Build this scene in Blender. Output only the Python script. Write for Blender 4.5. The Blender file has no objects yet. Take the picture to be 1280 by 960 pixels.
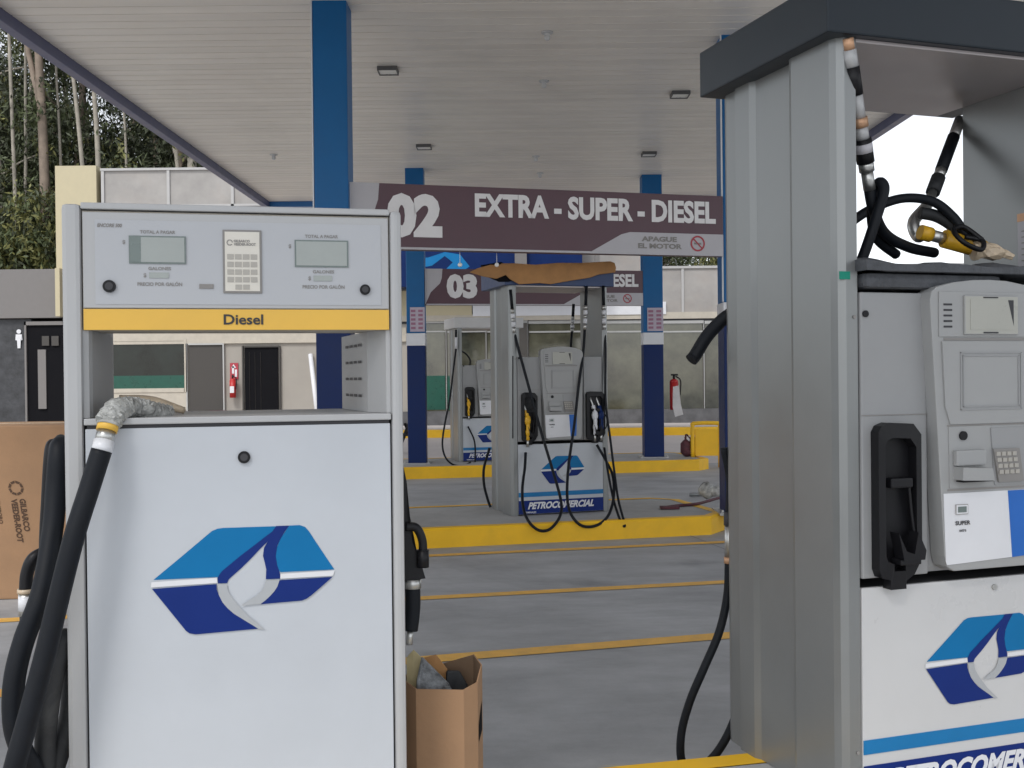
import bpy, bmesh, math, random
from mathutils import Vector, Matrix
from mathutils.geometry import tessellate_polygon
random.seed(11)
R_ = math.radians
scene = bpy.context.scene
col = scene.collection

# ------------------------------------------------------------------ camera
FPX = 1325.0
cam_d = bpy.data.cameras.new('camera'); cam_d.sensor_width = 36.0
cam_d.lens = FPX / 1280 * 36; cam_d.clip_start = 0.05; cam_d.clip_end = 600
cam = bpy.data.objects.new('camera', cam_d); col.objects.link(cam)
CR = Matrix.Rotation(math.pi/2 - math.atan(9/FPX), 4, 'X') @ Matrix.Rotation(-0.0107, 4, 'Z')
CO = Vector((0, 0, 1.6))
cam.matrix_world = Matrix.Translation(CO) @ CR
scene.camera = cam

# ------------------------------------------------------------------ world, sun, exposure
SUN_EL, SUN_AZ = R_(52), R_(205)          # azimuth clockwise from +Y
w = bpy.data.worlds.new('World'); scene.world = w; w.use_nodes = True
nt = w.node_tree; nt.nodes.clear()
sky = nt.nodes.new('ShaderNodeTexSky'); sky.sky_type = 'NISHITA'; sky.sun_disc = False
sky.sun_elevation = SUN_EL; sky.sun_rotation = SUN_AZ
sky.air_density = 1.2; sky.dust_density = 6.0; sky.ozone_density = 1.0; sky.altitude = 2500
hs = nt.nodes.new('ShaderNodeHueSaturation'); hs.inputs['Saturation'].default_value = 0.2
bg = nt.nodes.new('ShaderNodeBackground'); bg.inputs['Strength'].default_value = 0.15
wo = nt.nodes.new('ShaderNodeOutputWorld')
nt.links.new(sky.outputs[0], hs.inputs['Color']); nt.links.new(hs.outputs[0], bg.inputs['Color'])
nt.links.new(bg.outputs[0], wo.inputs['Surface'])
sd = bpy.data.lights.new('sun', 'SUN'); sd.energy = 1.3; sd.angle = R_(14); sd.color = (1, .97, .93)
so = bpy.data.objects.new('sun', sd); col.objects.link(so)
sv = Vector((math.sin(SUN_AZ)*math.cos(SUN_EL), math.cos(SUN_AZ)*math.cos(SUN_EL), math.sin(SUN_EL)))
so.rotation_euler = sv.to_track_quat('Z', 'Y').to_euler()
scene.view_settings.view_transform = 'Standard'; scene.view_settings.look = 'None'
scene.view_settings.exposure = 0.58; scene.view_settings.gamma = 1.0
scene.view_settings.use_curve_mapping = False

# ------------------------------------------------------------------ helpers
def ray(px, py): return (CR @ Vector(((px-640)/FPX, (480-py)/FPX, -1.0, 0))).to_3d()
def at(px, py, Y):
    d = ray(px, py); return CO + d * (Y/d.y)
def on_plane(px, py, M, yl):              # point on the plane y = yl of a thing's own frame
    Mi = M.inverted(); d = Mi.to_3x3() @ ray(px, py); c = Mi @ CO
    return c + d * ((yl - c.y)/d.y)

def mat(name, c, rough=.55, metal=0., var=.05, scale=6., bump=0., bscale=60., spec=.5, dirt=0., dcol=(.12,.10,.08), coat=0., trans=0., alpha=1.):
    m = bpy.data.materials.new(name); m.use_nodes = True
    t = m.node_tree; b = t.nodes['Principled BSDF']
    b.inputs['Roughness'].default_value = rough; b.inputs['Metallic'].default_value = metal
    b.inputs['Specular IOR Level'].default_value = spec
    if coat: b.inputs['Coat Weight'].default_value = coat; b.inputs['Coat Roughness'].default_value = .12
    if trans: b.inputs['Transmission Weight'].default_value = trans
    if alpha < 1: b.inputs['Alpha'].default_value = alpha
    tc = t.nodes.new('ShaderNodeTexCoord')
    n = t.nodes.new('ShaderNodeTexNoise'); n.inputs['Scale'].default_value = scale; n.inputs['Detail'].default_value = 8; n.inputs['Roughness'].default_value = .62
    t.links.new(tc.outputs['Object'], n.inputs['Vector'])
    mr = t.nodes.new('ShaderNodeMapRange'); mr.inputs['From Min'].default_value = .3; mr.inputs['From Max'].default_value = .7
    mr.inputs['To Min'].default_value = 1-var; mr.inputs['To Max'].default_value = 1+var
    t.links.new(n.outputs['Fac'], mr.inputs['Value'])
    vm = t.nodes.new('ShaderNodeVectorMath'); vm.operation = 'SCALE'; vm.inputs[0].default_value = c
    t.links.new(mr.outputs[0], vm.inputs['Scale'])
    out = vm.outputs[0]
    if dirt:
        n2 = t.nodes.new('ShaderNodeTexNoise'); n2.inputs['Scale'].default_value = scale*.45; n2.inputs['Detail'].default_value = 10; n2.inputs['Roughness'].default_value = .7
        n2.inputs['Distortion'].default_value = .6
        t.links.new(tc.outputs['Object'], n2.inputs['Vector'])
        r2 = t.nodes.new('ShaderNodeMapRange'); r2.inputs['From Min'].default_value = .5; r2.inputs['From Max'].default_value = .75; r2.inputs['To Max'].default_value = dirt
        t.links.new(n2.outputs['Fac'], r2.inputs['Value'])
        mx = t.nodes.new('ShaderNodeMix'); mx.data_type = 'RGBA'; mx.inputs['B'].default_value = (*dcol, 1)
        t.links.new(r2.outputs[0], mx.inputs['Factor']); t.links.new(out, mx.inputs['A']); out = mx.outputs['Result']
    t.links.new(out, b.inputs['Base Color'])
    rr = t.nodes.new('ShaderNodeMapRange'); rr.inputs['From Min'].default_value = .3; rr.inputs['From Max'].default_value = .7
    rr.inputs['To Min'].default_value = max(0, rough-.06); rr.inputs['To Max'].default_value = min(1, rough+.08)
    t.links.new(n.outputs['Fac'], rr.inputs['Value']); t.links.new(rr.outputs[0], b.inputs['Roughness'])
    if bump:
        nb = t.nodes.new('ShaderNodeTexNoise'); nb.inputs['Scale'].default_value = bscale; nb.inputs['Detail'].default_value = 6
        t.links.new(tc.outputs['Object'], nb.inputs['Vector'])
        bp = t.nodes.new('ShaderNodeBump'); bp.inputs['Strength'].default_value = bump; bp.inputs['Distance'].default_value = .01
        t.links.new(nb.outputs['Fac'], bp.inputs['Height']); t.links.new(bp.outputs[0], b.inputs['Normal'])
    return m

def smooth_path(pts, n=8):
    P = [Vector(p) for p in pts]
    if len(P) < 3: return P
    out = []
    for i in range(len(P)-1):
        a = P[i-1] if i else P[0]*2-P[1]; b, c = P[i], P[i+1]; d = P[i+2] if i+2 < len(P) else P[-1]*2-P[-2]
        for k in range(n):
            t = k/n; t2 = t*t; t3 = t2*t
            out.append(.5*((2*b)+(c-a)*t+(2*a-5*b+4*c-d)*t2+(3*b-a-3*c+d)*t3))
    out.append(P[-1]); return out

class MB:
    def __init__(s): s.bm = bmesh.new()
    def box(s, x0, x1, y0, y1, z0, z1, mi=0, bev=0, M=None):
        r = bmesh.ops.create_cube(s.bm, size=1)
        vs = r['verts']
        for v in vs: v.co = Vector((x0+(v.co.x+.5)*(x1-x0), y0+(v.co.y+.5)*(y1-y0), z0+(v.co.z+.5)*(z1-z0)))
        fs = list({f for v in vs for f in v.link_faces})
        if bev:
            es = list({e for v in vs for e in v.link_edges})
            rb = bmesh.ops.bevel(s.bm, geom=es, offset=bev, segments=2, affect='EDGES', profile=.6)
            fs = list({f for f in rb['faces']} | {f for f in fs if f.is_valid})
            vs = list({v for f in fs for v in f.verts})
        for f in fs: f.material_index = mi
        if M is not None: bmesh.ops.transform(s.bm, matrix=M, verts=vs)
        return s
    def prism(s, poly, a0, a1, axis='z', mi=0, smooth=False):   # poly in the two other axes, extruded a0..a1
        def mk(p, a):
            if axis == 'z': return (p[0], p[1], a)
            if axis == 'y': return (p[0], a, p[1])
            return (a, p[0], p[1])
        A = [s.bm.verts.new(mk(p, a0)) for p in poly]; B = [s.bm.verts.new(mk(p, a1)) for p in poly]
        n = len(poly); fs = []
        fs.append(s.bm.faces.new(A)); fs.append(s.bm.faces.new(B[::-1]))
        for i in range(n):
            f = s.bm.faces.new((A[i], B[i], B[(i+1) % n], A[(i+1) % n])); fs.append(f); f.smooth = smooth
        for f in fs: f.material_index = mi
        bmesh.ops.triangulate(s.bm, faces=fs[:2])
        return s
    def face(s, pts, mi=0):
        vs = [s.bm.verts.new(p) for p in pts]
        if len(pts) <= 4:
            f = s.bm.faces.new(vs); f.material_index = mi; return s
        for tri in tessellate_polygon([[Vector(p) for p in pts]]):
            try: f = s.bm.faces.new([vs[i] for i in tri]); f.material_index = mi
            except ValueError: pass
        return s
    def tube(s, pts, r, seg=12, mi=0, n=8, smooth=True):
        P = smooth_path(pts, n) if smooth else [Vector(p) for p in pts]
        N = len(P); rings = []; prev = None
        for i, p in enumerate(P):
            t = (P[min(i+1, N-1)] - P[max(i-1, 0)]).normalized()
            if prev is None:
                u = t.orthogonal().normalized()
            else:
                u = (prev - t*prev.dot(t)); u = u.normalized() if u.length > 1e-6 else t.orthogonal().normalized()
            prev = u; v = t.cross(u)
            rr = r if not isinstance(r, (list, tuple)) else r[0]+(r[1]-r[0])*i/(N-1)
            rings.append([s.bm.verts.new(p+(u*math.cos(2*math.pi*k/seg)+v*math.sin(2*math.pi*k/seg))*rr) for k in range(seg)])
        for a, b in zip(rings, rings[1:]):
            for k in range(seg):
                f = s.bm.faces.new((a[k], a[(k+1) % seg], b[(k+1) % seg], b[k])); f.material_index = mi; f.smooth = True
        for f in (s.bm.faces.new(rings[0][::-1]), s.bm.faces.new(rings[-1])): f.material_index = mi
        return s
    def sphere(s, c, r, sc=(1, 1, 1), mi=0, sub=2):
        rr = bmesh.ops.create_icosphere(s.bm, subdivisions=sub, radius=r)
        for v in rr['verts']: v.co = Vector((v.co.x*sc[0]+c[0], v.co.y*sc[1]+c[1], v.co.z*sc[2]+c[2]))
        for f in {f for v in rr['verts'] for f in v.link_faces}: f.material_index = mi; f.smooth = True
        return s
    def text(s, body, x0, x1, z0, z1, y, bold=.03, shear=0., mi=0, swap=False, rot=False):
        cu = bpy.data.curves.new('lettering', 'FONT'); cu.body = body; cu.size = 1; cu.offset = bold; cu.shear = shear
        cu.resolution_u = 3
        ob = bpy.data.objects.new('lettering', cu)
        me = bpy.data.meshes.new_from_object(ob)
        xs = [v.co.x for v in me.vertices]; ys = [v.co.y for v in me.vertices]
        ax, bx, ay, by = min(xs), max(xs), min(ys), max(ys)
        vs = []
        for v in me.vertices:
            fx = (v.co.x-ax)/(bx-ax); fy = (v.co.y-ay)/(by-ay)
            if rot: fx, fy = fy, 1-fx       # lettering turned a quarter clockwise
            vs.append(s.bm.verts.new((x0+(x1-x0)*fx, y, z0+(z1-z0)*fy)))
        for p in me.polygons:
            try: f = s.bm.faces.new([vs[i] for i in p.vertices]); f.material_index = mi
            except ValueError: pass
        bpy.data.objects.remove(ob); bpy.data.curves.remove(cu); bpy.data.meshes.remove(me)
        return s
    def shift(s, dx):
        for v in s.bm.verts: v.co.x += dx
    def build(s, name, mats, parent=None, base=0., smooth=False, label=None, fixn=True):
        if fixn: bmesh.ops.recalc_face_normals(s.bm, faces=s.bm.faces[:])
        me = bpy.data.meshes.new(name)
        if base: bmesh.ops.translate(s.bm, verts=s.bm.verts[:], vec=(0, 0, -base))
        s.bm.to_mesh(me); s.bm.free()
        for m in (mats if isinstance(mats, (list, tuple)) else [mats]): me.materials.append(m)
        o = bpy.data.objects.new(name, me); col.objects.link(o)
        if parent is not None: o.parent = parent
        if label: o['label'] = label
        return o

def thing(name, label, cat, loc=(0, 0, 0), rz=0., group=None):
    o = bpy.data.objects.new(name, None); col.objects.link(o); o.empty_display_size = .2
    o.location = loc; o.rotation_euler = (0, 0, rz)
    o['label'] = label; o['category'] = cat
    if group: o['group'] = group
    return o
def tag(o, label, cat, group=None):
    o['label'] = label; o['category'] = cat
    if group: o['group'] = group
    return o
def struct(o, label=None):
    o['kind'] = 'structure'
    if label: o['label'] = label
    return o

# ------------------------------------------------------------------ materials
M = {}
def mk(k, *a, **kw): M[k] = mat(k, *a, **kw)
mk('concrete', (.385, .395, .41), .66, var=.14, scale=.8, bump=.3, bscale=25, dirt=.8, dcol=(.225, .235, .25))
mk('island_top', (.40, .40, .395), .8, var=.12, scale=3, bump=.2, dirt=.4, dcol=(.2, .19, .17))
mk('yellow_kerb', (.90, .52, .015), .5, var=.06, scale=4, dirt=.22, dcol=(.38, .24, .05))
mk('yellow_line', (.80, .46, .10), .6, var=.12, scale=9, dirt=.45, dcol=(.42, .32, .17))
mk('apron', (.52, .48, .46), .8, var=.07, scale=2)
mk('ceiling', (.83, .785, .715), .34, var=.06, scale=1.2, spec=.6)
mk('fascia', (.10, .11, .20), .4)
mk('fascia_blue', (.02, .14, .38), .35)
mk('azure', (.001, .11, .31), .40, var=.06, scale=3, spec=.35)
mk('navy', (.002, .018, .10), .42, var=.08, scale=3, spec=.25)
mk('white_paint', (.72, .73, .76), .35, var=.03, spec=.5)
mk('panel_white', (.505, .535, .575), .33, var=.04, scale=2.5, spec=.5, dirt=.10, dcol=(.42, .42, .42))
mk('panel_white_warm', (.58, .585, .59), .3, var=.03, scale=2.5, spec=.5, dirt=.08, dcol=(.45, .45, .44))
mk('frame_silver', (.44, .445, .45), .42, metal=.15, var=.03)
mk('column_grey', (.26, .27, .27), .34, metal=.5, var=.08, scale=1.6, bump=.04, bscale=3, dirt=.12, dcol=(.32, .31, .29))
mk('cabinet_grey', (.31, .315, .32), .5, var=.03, scale=5, bump=.05, bscale=300)
mk('bezel_grey', (.345, .35, .35), .5, var=.03, scale=5, bump=.05, bscale=300)
mk('dark_cover', (.012, .019, .027), .36, var=.1, scale=3, spec=.35)
mk('cover_white', (.6, .6, .6), .4)
mk('cover_blue', (.03, .06, .16), .4)
mk('under_metal', (.48, .44, .44), .35, metal=.5, var=.05)
mk('black_plastic', (.008, .008, .010), .42, var=.2, spec=.3)
mk('rubber', (.006, .008, .012), .55, var=.25, scale=12, dirt=.12, dcol=(.04, .04, .04), spec=.25)
mk('rubber_dusty', (.022, .024, .027), .65, var=.3, scale=14, dirt=.5, dcol=(.10, .10, .095))
mk('joint_dark', (.05, .05, .055), .7)
mk('saw_cut', (.24, .24, .245), .8)
mk('yellow_plastic', (.75, .42, .02), .4, var=.08)
mk('yellow_band', (.80, .48, .07), .4, var=.04)
mk('silver', (.55, .55, .53), .32, metal=.9, var=.15, scale=20)
mk('copper', (.6, .36, .22), .45, metal=.5, var=.2)
mk('tape', (.62, .50, .36), .35, var=.2, scale=30)
mk('lcd', (.33, .36, .345), .22, var=.06, scale=6, spec=.6)
mk('lcd_dark', (.16, .20, .19), .25)
mk('screen_beige', (.40, .40, .36), .3)
mk('ink', (.03, .03, .035), .5)
mk('ink_grey', (.25, .24, .23), .6)
mk('key', (.42, .40, .36), .5)
mk('keypad_paper', (.70, .67, .60), .5)
mk('logo_light', (.0, .155, .38), .4, spec=.25); mk('logo_navy', (.003, .022, .17), .4, spec=.25); mk('logo_grey', (.40, .42, .44), .35)
mk('stripe_blue', (.0, .17, .42), .35)
mk('sticker_blue', (.01, .13, .50), .35)
mk('sign_brown', (.105, .055, .072), .42, var=.05)
mk('sign_grey', (.48, .47, .50), .4, var=.04); mk('sign_letter', (.78, .77, .78), .4)
mk('red', (.45, .02, .02), .4); mk('sign_red', (.40, .04, .06), .45)
mk('cardboard', (.36, .215, .12), .85, var=.08, scale=5, bump=.1, dirt=.25, dcol=(.26, .15, .08))
mk('cardboard_orange', (.46, .24, .095), .85, var=.14, scale=7, bump=.25, bscale=12, dirt=.25, dcol=(.22, .12, .06))
mk('cardboard_in', (.20, .13, .08), .9, var=.1)
mk('carton_ink', (.09, .05, .03), .8)
mk('foam', (.19, .20, .21), .5, var=.75, scale=34, bump=.5, bscale=90)
mk('foam_dark', (.075, .08, .09), .65, var=.3, scale=18, bump=.5, bscale=70)
mk('plastic_wrap', (.38, .385, .37), .16, var=.6, scale=13, bump=.8, bscale=45)
mk('paper_yellow', (.55, .46, .25), .6, var=.15, scale=12)
mk('cream', (.52, .46, .31), .8, var=.03); mk('cream_pale', (.50, .46, .39), .8, var=.08)
mk('plaster', (.36, .335, .30), .85, var=.06, scale=1.5, dirt=.2, dcol=(.34, .30, .27))
mk('fibre_panel', (.36, .345, .33), .85, var=.16, scale=1.6, dirt=.8, dcol=(.38, .34, .31))
mk('panel_joint', (.46, .455, .45), .8)
mk('parapet_grey', (.20, .19, .185), .85, var=.04)
mk('slate', (.045, .047, .052), .6, var=.5, scale=5, bump=.6, bscale=14)
mk('dark_glass', (.012, .016, .014), .05, var=.7, scale=1.5, spec=.35)
mk('shop_glass', (.065, .065, .045), .05, var=.8, scale=1.1, spec=.9)
mk('green_film', (.005, .075, .05), .3, var=.15)
mk('dark_int', (.008, .008, .010), .8, spec=.1); mk('roller', (.060, .055, .050), .6, var=.05)
mk('alu', (.45, .45, .44), .4, metal=.4)
mk('stone_base', (.10, .10, .105), .8, var=.4, scale=3, bump=.5, bscale=8)
mk('foliage', (.075, .095, .038), .6, var=.45, scale=.9); mk('foliage_dark', (.046, .056, .028), .6, var=.45, scale=.9)
mk('foliage_light', (.17, .17, .055), .6, var=.4, scale=1.2)
mk('bark', (.24, .19, .15), .85, var=.3, scale=3); mk('bark_pale', (.34, .31, .26), .85, var=.25, scale=3)
mk('hill', (.05, .055, .03), .95, var=.5, scale=.6, bump=.6, bscale=2)
mk('notice', (.50, .44, .52), .6); mk('notice_ink', (.34, .16, .24), .6); mk('fixture', (.10, .10, .10), .5); mk('lens', (.85, .84, .80), .3)
mk('cloth', (.62, .60, .60), .8, var=.1); mk('bag_dark', (.10, .03, .04), .7, var=.4, scale=15)

# slats of the ceiling: one tone per slat
def slat_tones(m):
    t = m.node_tree; b = t.nodes['Principled BSDF']; src = b.inputs['Base Color'].links[0].from_socket
    tc = t.nodes.new('ShaderNodeTexCoord'); mp = t.nodes.new('ShaderNodeMapping'); mp.inputs['Scale'].default_value = (.05, 5.0, 0)
    n = t.nodes.new('ShaderNodeTexNoise'); n.inputs['Scale'].default_value = 1.0; n.inputs['Detail'].default_value = 3
    t.links.new(tc.outputs['Object'], mp.inputs[0]); t.links.new(mp.outputs[0], n.inputs['Vector'])
    mr = t.nodes.new('ShaderNodeMapRange'); mr.inputs['From Min'].default_value = .3; mr.inputs['From Max'].default_value = .7
    mr.inputs['To Min'].default_value = .92; mr.inputs['To Max'].default_value = 1.06
    t.links.new(n.outputs['Fac'], mr.inputs['Value'])
    vm = t.nodes.new('ShaderNodeVectorMath'); vm.operation = 'SCALE'
    t.links.new(src, vm.inputs[0]); t.links.new(mr.outputs[0], vm.inputs['Scale']); t.links.new(vm.outputs[0], b.inputs['Base Color'])
slat_tones(M['ceiling'])
# brushed streaks in the concrete slab, and slab joints drawn as thin saw cuts
def streaks(m):
    t = m.node_tree; b = t.nodes['Principled BSDF']; src = b.inputs['Base Color'].links[0].from_socket
    tc = t.nodes.new('ShaderNodeTexCoord'); mp = t.nodes.new('ShaderNodeMapping'); mp.inputs['Scale'].default_value = (.7, 1.5, 1); mp.inputs['Rotation'].default_value = (0, 0, R_(-12))
    n = t.nodes.new('ShaderNodeTexNoise'); n.inputs['Scale'].default_value = 1.6; n.inputs['Detail'].default_value = 9; n.inputs['Roughness'].default_value = .7
    t.links.new(tc.outputs['Object'], mp.inputs[0]); t.links.new(mp.outputs[0], n.inputs['Vector'])
    mr = t.nodes.new('ShaderNodeMapRange'); mr.inputs['From Min'].default_value = .32; mr.inputs['From Max'].default_value = .68
    mr.inputs['To Min'].default_value = .80; mr.inputs['To Max'].default_value = 1.14
    t.links.new(n.outputs['Fac'], mr.inputs['Value'])
    vm = t.nodes.new('ShaderNodeVectorMath'); vm.operation = 'SCALE'
    t.links.new(src, vm.inputs[0]); t.links.new(mr.outputs[0], vm.inputs['Scale']); t.links.new(vm.outputs[0], b.inputs['Base Color'])
streaks(M['concrete'])

def blotches(m):      # oil drips and darker tyre-worn patches, fixed to the slab
    t = m.node_tree; b = t.nodes['Principled BSDF']; src = b.inputs['Base Color'].links[0].from_socket
    tc = t.nodes.new('ShaderNodeTexCoord')
    v = t.nodes.new('ShaderNodeTexVoronoi'); v.inputs['Scale'].default_value = .9; v.inputs['Randomness'].default_value = 1
    n = t.nodes.new('ShaderNodeTexNoise'); n.inputs['Scale'].default_value = 5; n.inputs['Detail'].default_value = 5
    ad = t.nodes.new('ShaderNodeVectorMath'); ad.operation = 'MULTIPLY_ADD'; ad.inputs[1].default_value = (.35, .35, .35)
    t.links.new(tc.outputs['Object'], n.inputs['Vector']); t.links.new(n.outputs['Color'], ad.inputs[0]); t.links.new(tc.outputs['Object'], ad.inputs[2])
    t.links.new(ad.outputs[0], v.inputs['Vector'])
    mr = t.nodes.new('ShaderNodeMapRange'); mr.inputs['From Min'].default_value = .05; mr.inputs['From Max'].default_value = .22
    mr.inputs['To Min'].default_value = .74; mr.inputs['To Max'].default_value = 1
    t.links.new(v.outputs['Distance'], mr.inputs['Value'])
    vm = t.nodes.new('ShaderNodeVectorMath'); vm.operation = 'SCALE'
    t.links.new(src, vm.inputs[0]); t.links.new(mr.outputs[0], vm.inputs['Scale']); t.links.new(vm.outputs[0], b.inputs['Base Color'])
blotches(M['concrete'])

# ------------------------------------------------------------------ ground and paving
b = MB(); b.face([(-150, -60, 0), (150, -60, 0), (150, 240, 0), (-150, 240, 0)])
struct(b.build('ground', M['concrete']))
for i, (p, q, wd) in enumerate([((-.778, 9.503), (1.982, 10.095), .12), ((-.666, 7.677), (1.615, 8.149), .125), ((-.458, 6.013), (1.358, 6.493), .15)]):
    p, q = Vector((*p, 0)), Vector((*q, 0)); d = (q-p).normalized(); nn = Vector((-d.y, d.x, 0))*wd/2
    a, c = p-d*(9 if i else 3), q+d*6
    b = MB(); b.face([(v.x, v.y, .004) for v in (a-nn, c-nn, c+nn, a+nn)])
    o = b.build('lane_line', M['yellow_line']); struct(o)
# saw-cut joints of the slab
b = MB()
for k, (yy, sl) in enumerate([(14.0, .12), (15.6, .12), (13.0, .12)]):
    b.face([(-9, yy-9*sl, .002), (9, yy+9*sl, .002), (9, yy+9*sl+.012, .002), (-9, yy-9*sl+.012, .002)])
for xx in (-3.4, 3.1):
    b.face([(xx, 4, .0024), (xx+.012, 4, .0024), (xx-3.3+.012, 20, .0024), (xx-3.3, 20, .0024)])
struct(b.build('slab_joints', M['saw_cut']))

def island(p, q, depth, h, name='pump_island'):
    """p,q front bottom corners; real raised kerb with painted face and painted top strip"""
    p, q = Vector((*p, 0)), Vector((*q, 0)); L = (q-p).length; a = math.atan2(q.y-p.y, q.x-p.x)
    ch = .28
    out = [(ch, 0), (L-ch, 0), (L, ch), (L, depth-ch), (L-ch, depth), (ch, depth), (0, depth-ch), (0, ch)]
    ins = [(ch+.02, .12), (L-ch-.02, .12), (L-.12, ch+.03), (L-.12, depth-ch), (L-ch-.02, depth-.12), (ch+.02, depth-.12), (.12, depth-ch), (.12, ch+.03)]
    b = MB()
    n = len(out)
    for i in range(n):
        j = (i+1) % n
        b.face([(*out[i], 0), (*out[j], 0), (*out[j], h-.02), (*out[i], h-.02)])
        m1 = [(o[0]*.85+k[0]*.15, o[1]*.85+k[1]*.15) for o, k in zip(out, ins)]
        b.face([(*out[i], h-.02), (*out[j], h-.02), (*m1[j], h), (*m1[i], h)])
        b.face([(*m1[i], h), (*m1[j], h), (*ins[j], h), (*ins[i], h)])
    k = b.build('kerb', M['yellow_kerb'])
    b = MB(); b.face([(*v, h-.003) for v in ins]); t = b.build(name, M['island_top'])
    t.location = p; t.rotation_euler = (0, 0, a); k.parent = t
    struct(t)
    return t
island((-3.2, 9.34), (2.25, 10.65), 1.75, .185)
island((-3.4, 16.36), (3.38, 17.72), 1.9, .185)
island((-2.9, 1.84), (3.5, 3.36), 1.2, .185)
# apron and raised walk before the shop
b = MB(); b.prism([(19.2, .0), (23.6, .26), (23.6, -.2), (19.2, -.2)], -16, 16, 'x'); struct(b.build('apron', M['apron']))
b = MB(); b.box(-16, 16, 23.6, 23.85, -.1, .43, bev=.02); struct(b.build('shop_kerb', M['yellow_kerb']))
b = MB(); b.box(-30, 24, 23.86, 40, -.1, .44); struct(b.build('shop_walk', M['apron']))
# rising land behind
b = MB()
gx, gy = 40, 16
vv = [[b.bm.verts.new((-90+180*i/gx, 33+90*j/gy, .2+(j/gy)**.8*9*(1 if i < 24 else max(.0, 1-(i-24)/4)) + random.uniform(-.4, .4)*(j > 0))) for i in range(gx+1)] for j in range(gy+1)]
for j in range(gy):
    for i in range(gx):
        f = b.bm.faces.new((vv[j][i], vv[j][i+1], vv[j+1][i+1], vv[j+1][i])); f.smooth = True
struct(b.build('hillside', M['hill']))

# ------------------------------------------------------------------ canopy
CZ = 5.05
cano = thing('station_canopy', 'large forecourt canopy with beige slatted ceiling on blue pillars', 'canopy', (0, 10, 0))
X0, X1, Y0, Y1 = -4.67, 5.12, .4, 20.6
b = MB(); pitch = .2
n = int((Y1-Y0)/pitch)
prof = []
for i in range(n):
    y = Y0+i*pitch
    prof += [(y+.002, CZ+.03), (y+.012, CZ), (y+pitch-.012, CZ), (y+pitch-.002, CZ+.03)]
va = [b.bm.verts.new((X0, p[0]-10, p[1])) for p in prof]; vb = [b.bm.verts.new((X1, p[0]-10, p[1])) for p in prof]
for i in range(len(prof)-1): b.bm.faces.new((va[i], vb[i], vb[i+1], va[i+1]))
b.build('ceiling', M['ceiling'], cano)
b = MB(); b.box(X0, X1, Y0-10, Y1-10, CZ+.06, CZ+.8); b.build('roof', M['cover_white'], cano)
for nm, bx in (('fascia', (X0-.12, X0-.002, Y0-10-.12, Y1-10+.12)), ('fascia', (X1+.002, X1+.12, Y0-10-.12, Y1-10+.12))):
    b = MB(); b.box(*bx, CZ-.115, CZ+.95, bev=.008); b.build(nm, M['fascia'], cano)
b = MB(); b.box(X0, X1, Y1-10+.002, Y1-10+.12, CZ-.10, CZ+.95); b.build('fascia', M['fascia_blue'], cano)
b = MB(); b.box(X0, X1, Y0-10-.12, Y0-10-.002, CZ-.10, CZ+.95); b.build('fascia', M['fascia_blue'], cano)
pil = [(-1.632, 9.85, .157, 'front left blue pillar, azure above navy'), (2.325, 10.95, .162, 'front right blue pillar beside the grey fuel pump'),
       (-1.575, 17.6, .15, 'far left blue pillar with notice and white band'), (2.44, 18.4, .17, 'far right blue pillar with notice and white band')]
for x, y, hw, lb in pil:
    yy = y-10
    b = MB(); b.box(x-hw, x+hw, yy-hw, yy+hw, .18, 2.13, bev=.012)
    p = b.build('pillar', M['navy'], cano, label=lb)
    b = MB(); b.box(x-hw, x+hw, yy-hw, yy+hw, 2.335, CZ+.02, bev=.012); b.build('upper_shaft', M['azure'], p)
    b = MB(); b.box(x-hw-.006, x+hw+.006, yy-hw-.006, yy+hw+.006, 2.13, 2.335, bev=.006); b.build('white_band', M['white_paint'], p)
    b = MB(); b.box(x-hw-.07, x+hw+.07, yy-hw-.07, yy+hw+.07, .17, .197, bev=.004)
    for sx in (-1, 1):
        b.tube([(x+sx*(hw+.04), yy-hw-.04, .19), (x+sx*(hw+.04), yy-hw-.04, .225)], .014, 8, smooth=False)
    b.build('base_plate', M['alu'], p)
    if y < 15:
        b = MB(); b.box(x-hw-.012, x-hw-.001, yy-hw-.004, yy-hw+.03, 2.34, CZ+.01); b.build('edge_highlight', M['white_paint'], p)  # thin white strip stands in for light reflected along the pillar's left edge
    if y > 15:
        b = MB(); b.box(x-hw*.6, x+hw*1.0, yy-hw-.012, yy-hw-.001, 2.36, 2.76)
        for r in range(5):
            for c in range(2): b.box(x-hw*.5+c*hw*.8, x-hw*.5+c*hw*.8+hw*.5, yy-hw-.016, yy-hw-.013, 2.40+r*.07, 2.44+r*.07, 1)
        b.build('notice', [M['notice'], M['notice_ink']], p)
def downlight(px, py):
    d = ray(px, py); p = CO+d*((CZ-1.6)/d.z)
    b = MB(); w_, l_ = .098, .10
    b.prism([(-w_, -l_), (w_, -l_), (w_, l_), (-w_, l_)], -.035, .0, mi=1)
    for bx in ((-w_-.012, -w_, -l_-.012, l_+.012), (w_, w_+.012, -l_-.012, l_+.012), (-w_, w_, -l_-.012, -l_), (-w_, w_, l_, l_+.012)): b.box(*bx, -.045, 0)
    o = b.build('downlight', [M['fixture'], M['lens']], cano); o.location = (p.x, p.y-10, CZ)
for q in ((485, 86), (850, 116), (530, 182), (811, 191)): downlight(*q)
for q in ((684, 40), (680, 101), (670, 195), (675, 216), (342, 193)):
    d = ray(*q); p = CO+d*((CZ-1.6)/d.z)
    b = MB(); b.tube([(0, 0, -.012), (0, 0, 0)], .06, 16, smooth=False); b.tube([(0, 0, -.04), (0, 0, -.012)], (.022, .035), 12, smooth=False)
    b.sphere((0, 0, -.055), .032)
    o = b.build('ceiling_fixture', M['cover_white'], cano); o.location = (p.x, p.y-10, CZ)

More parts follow.
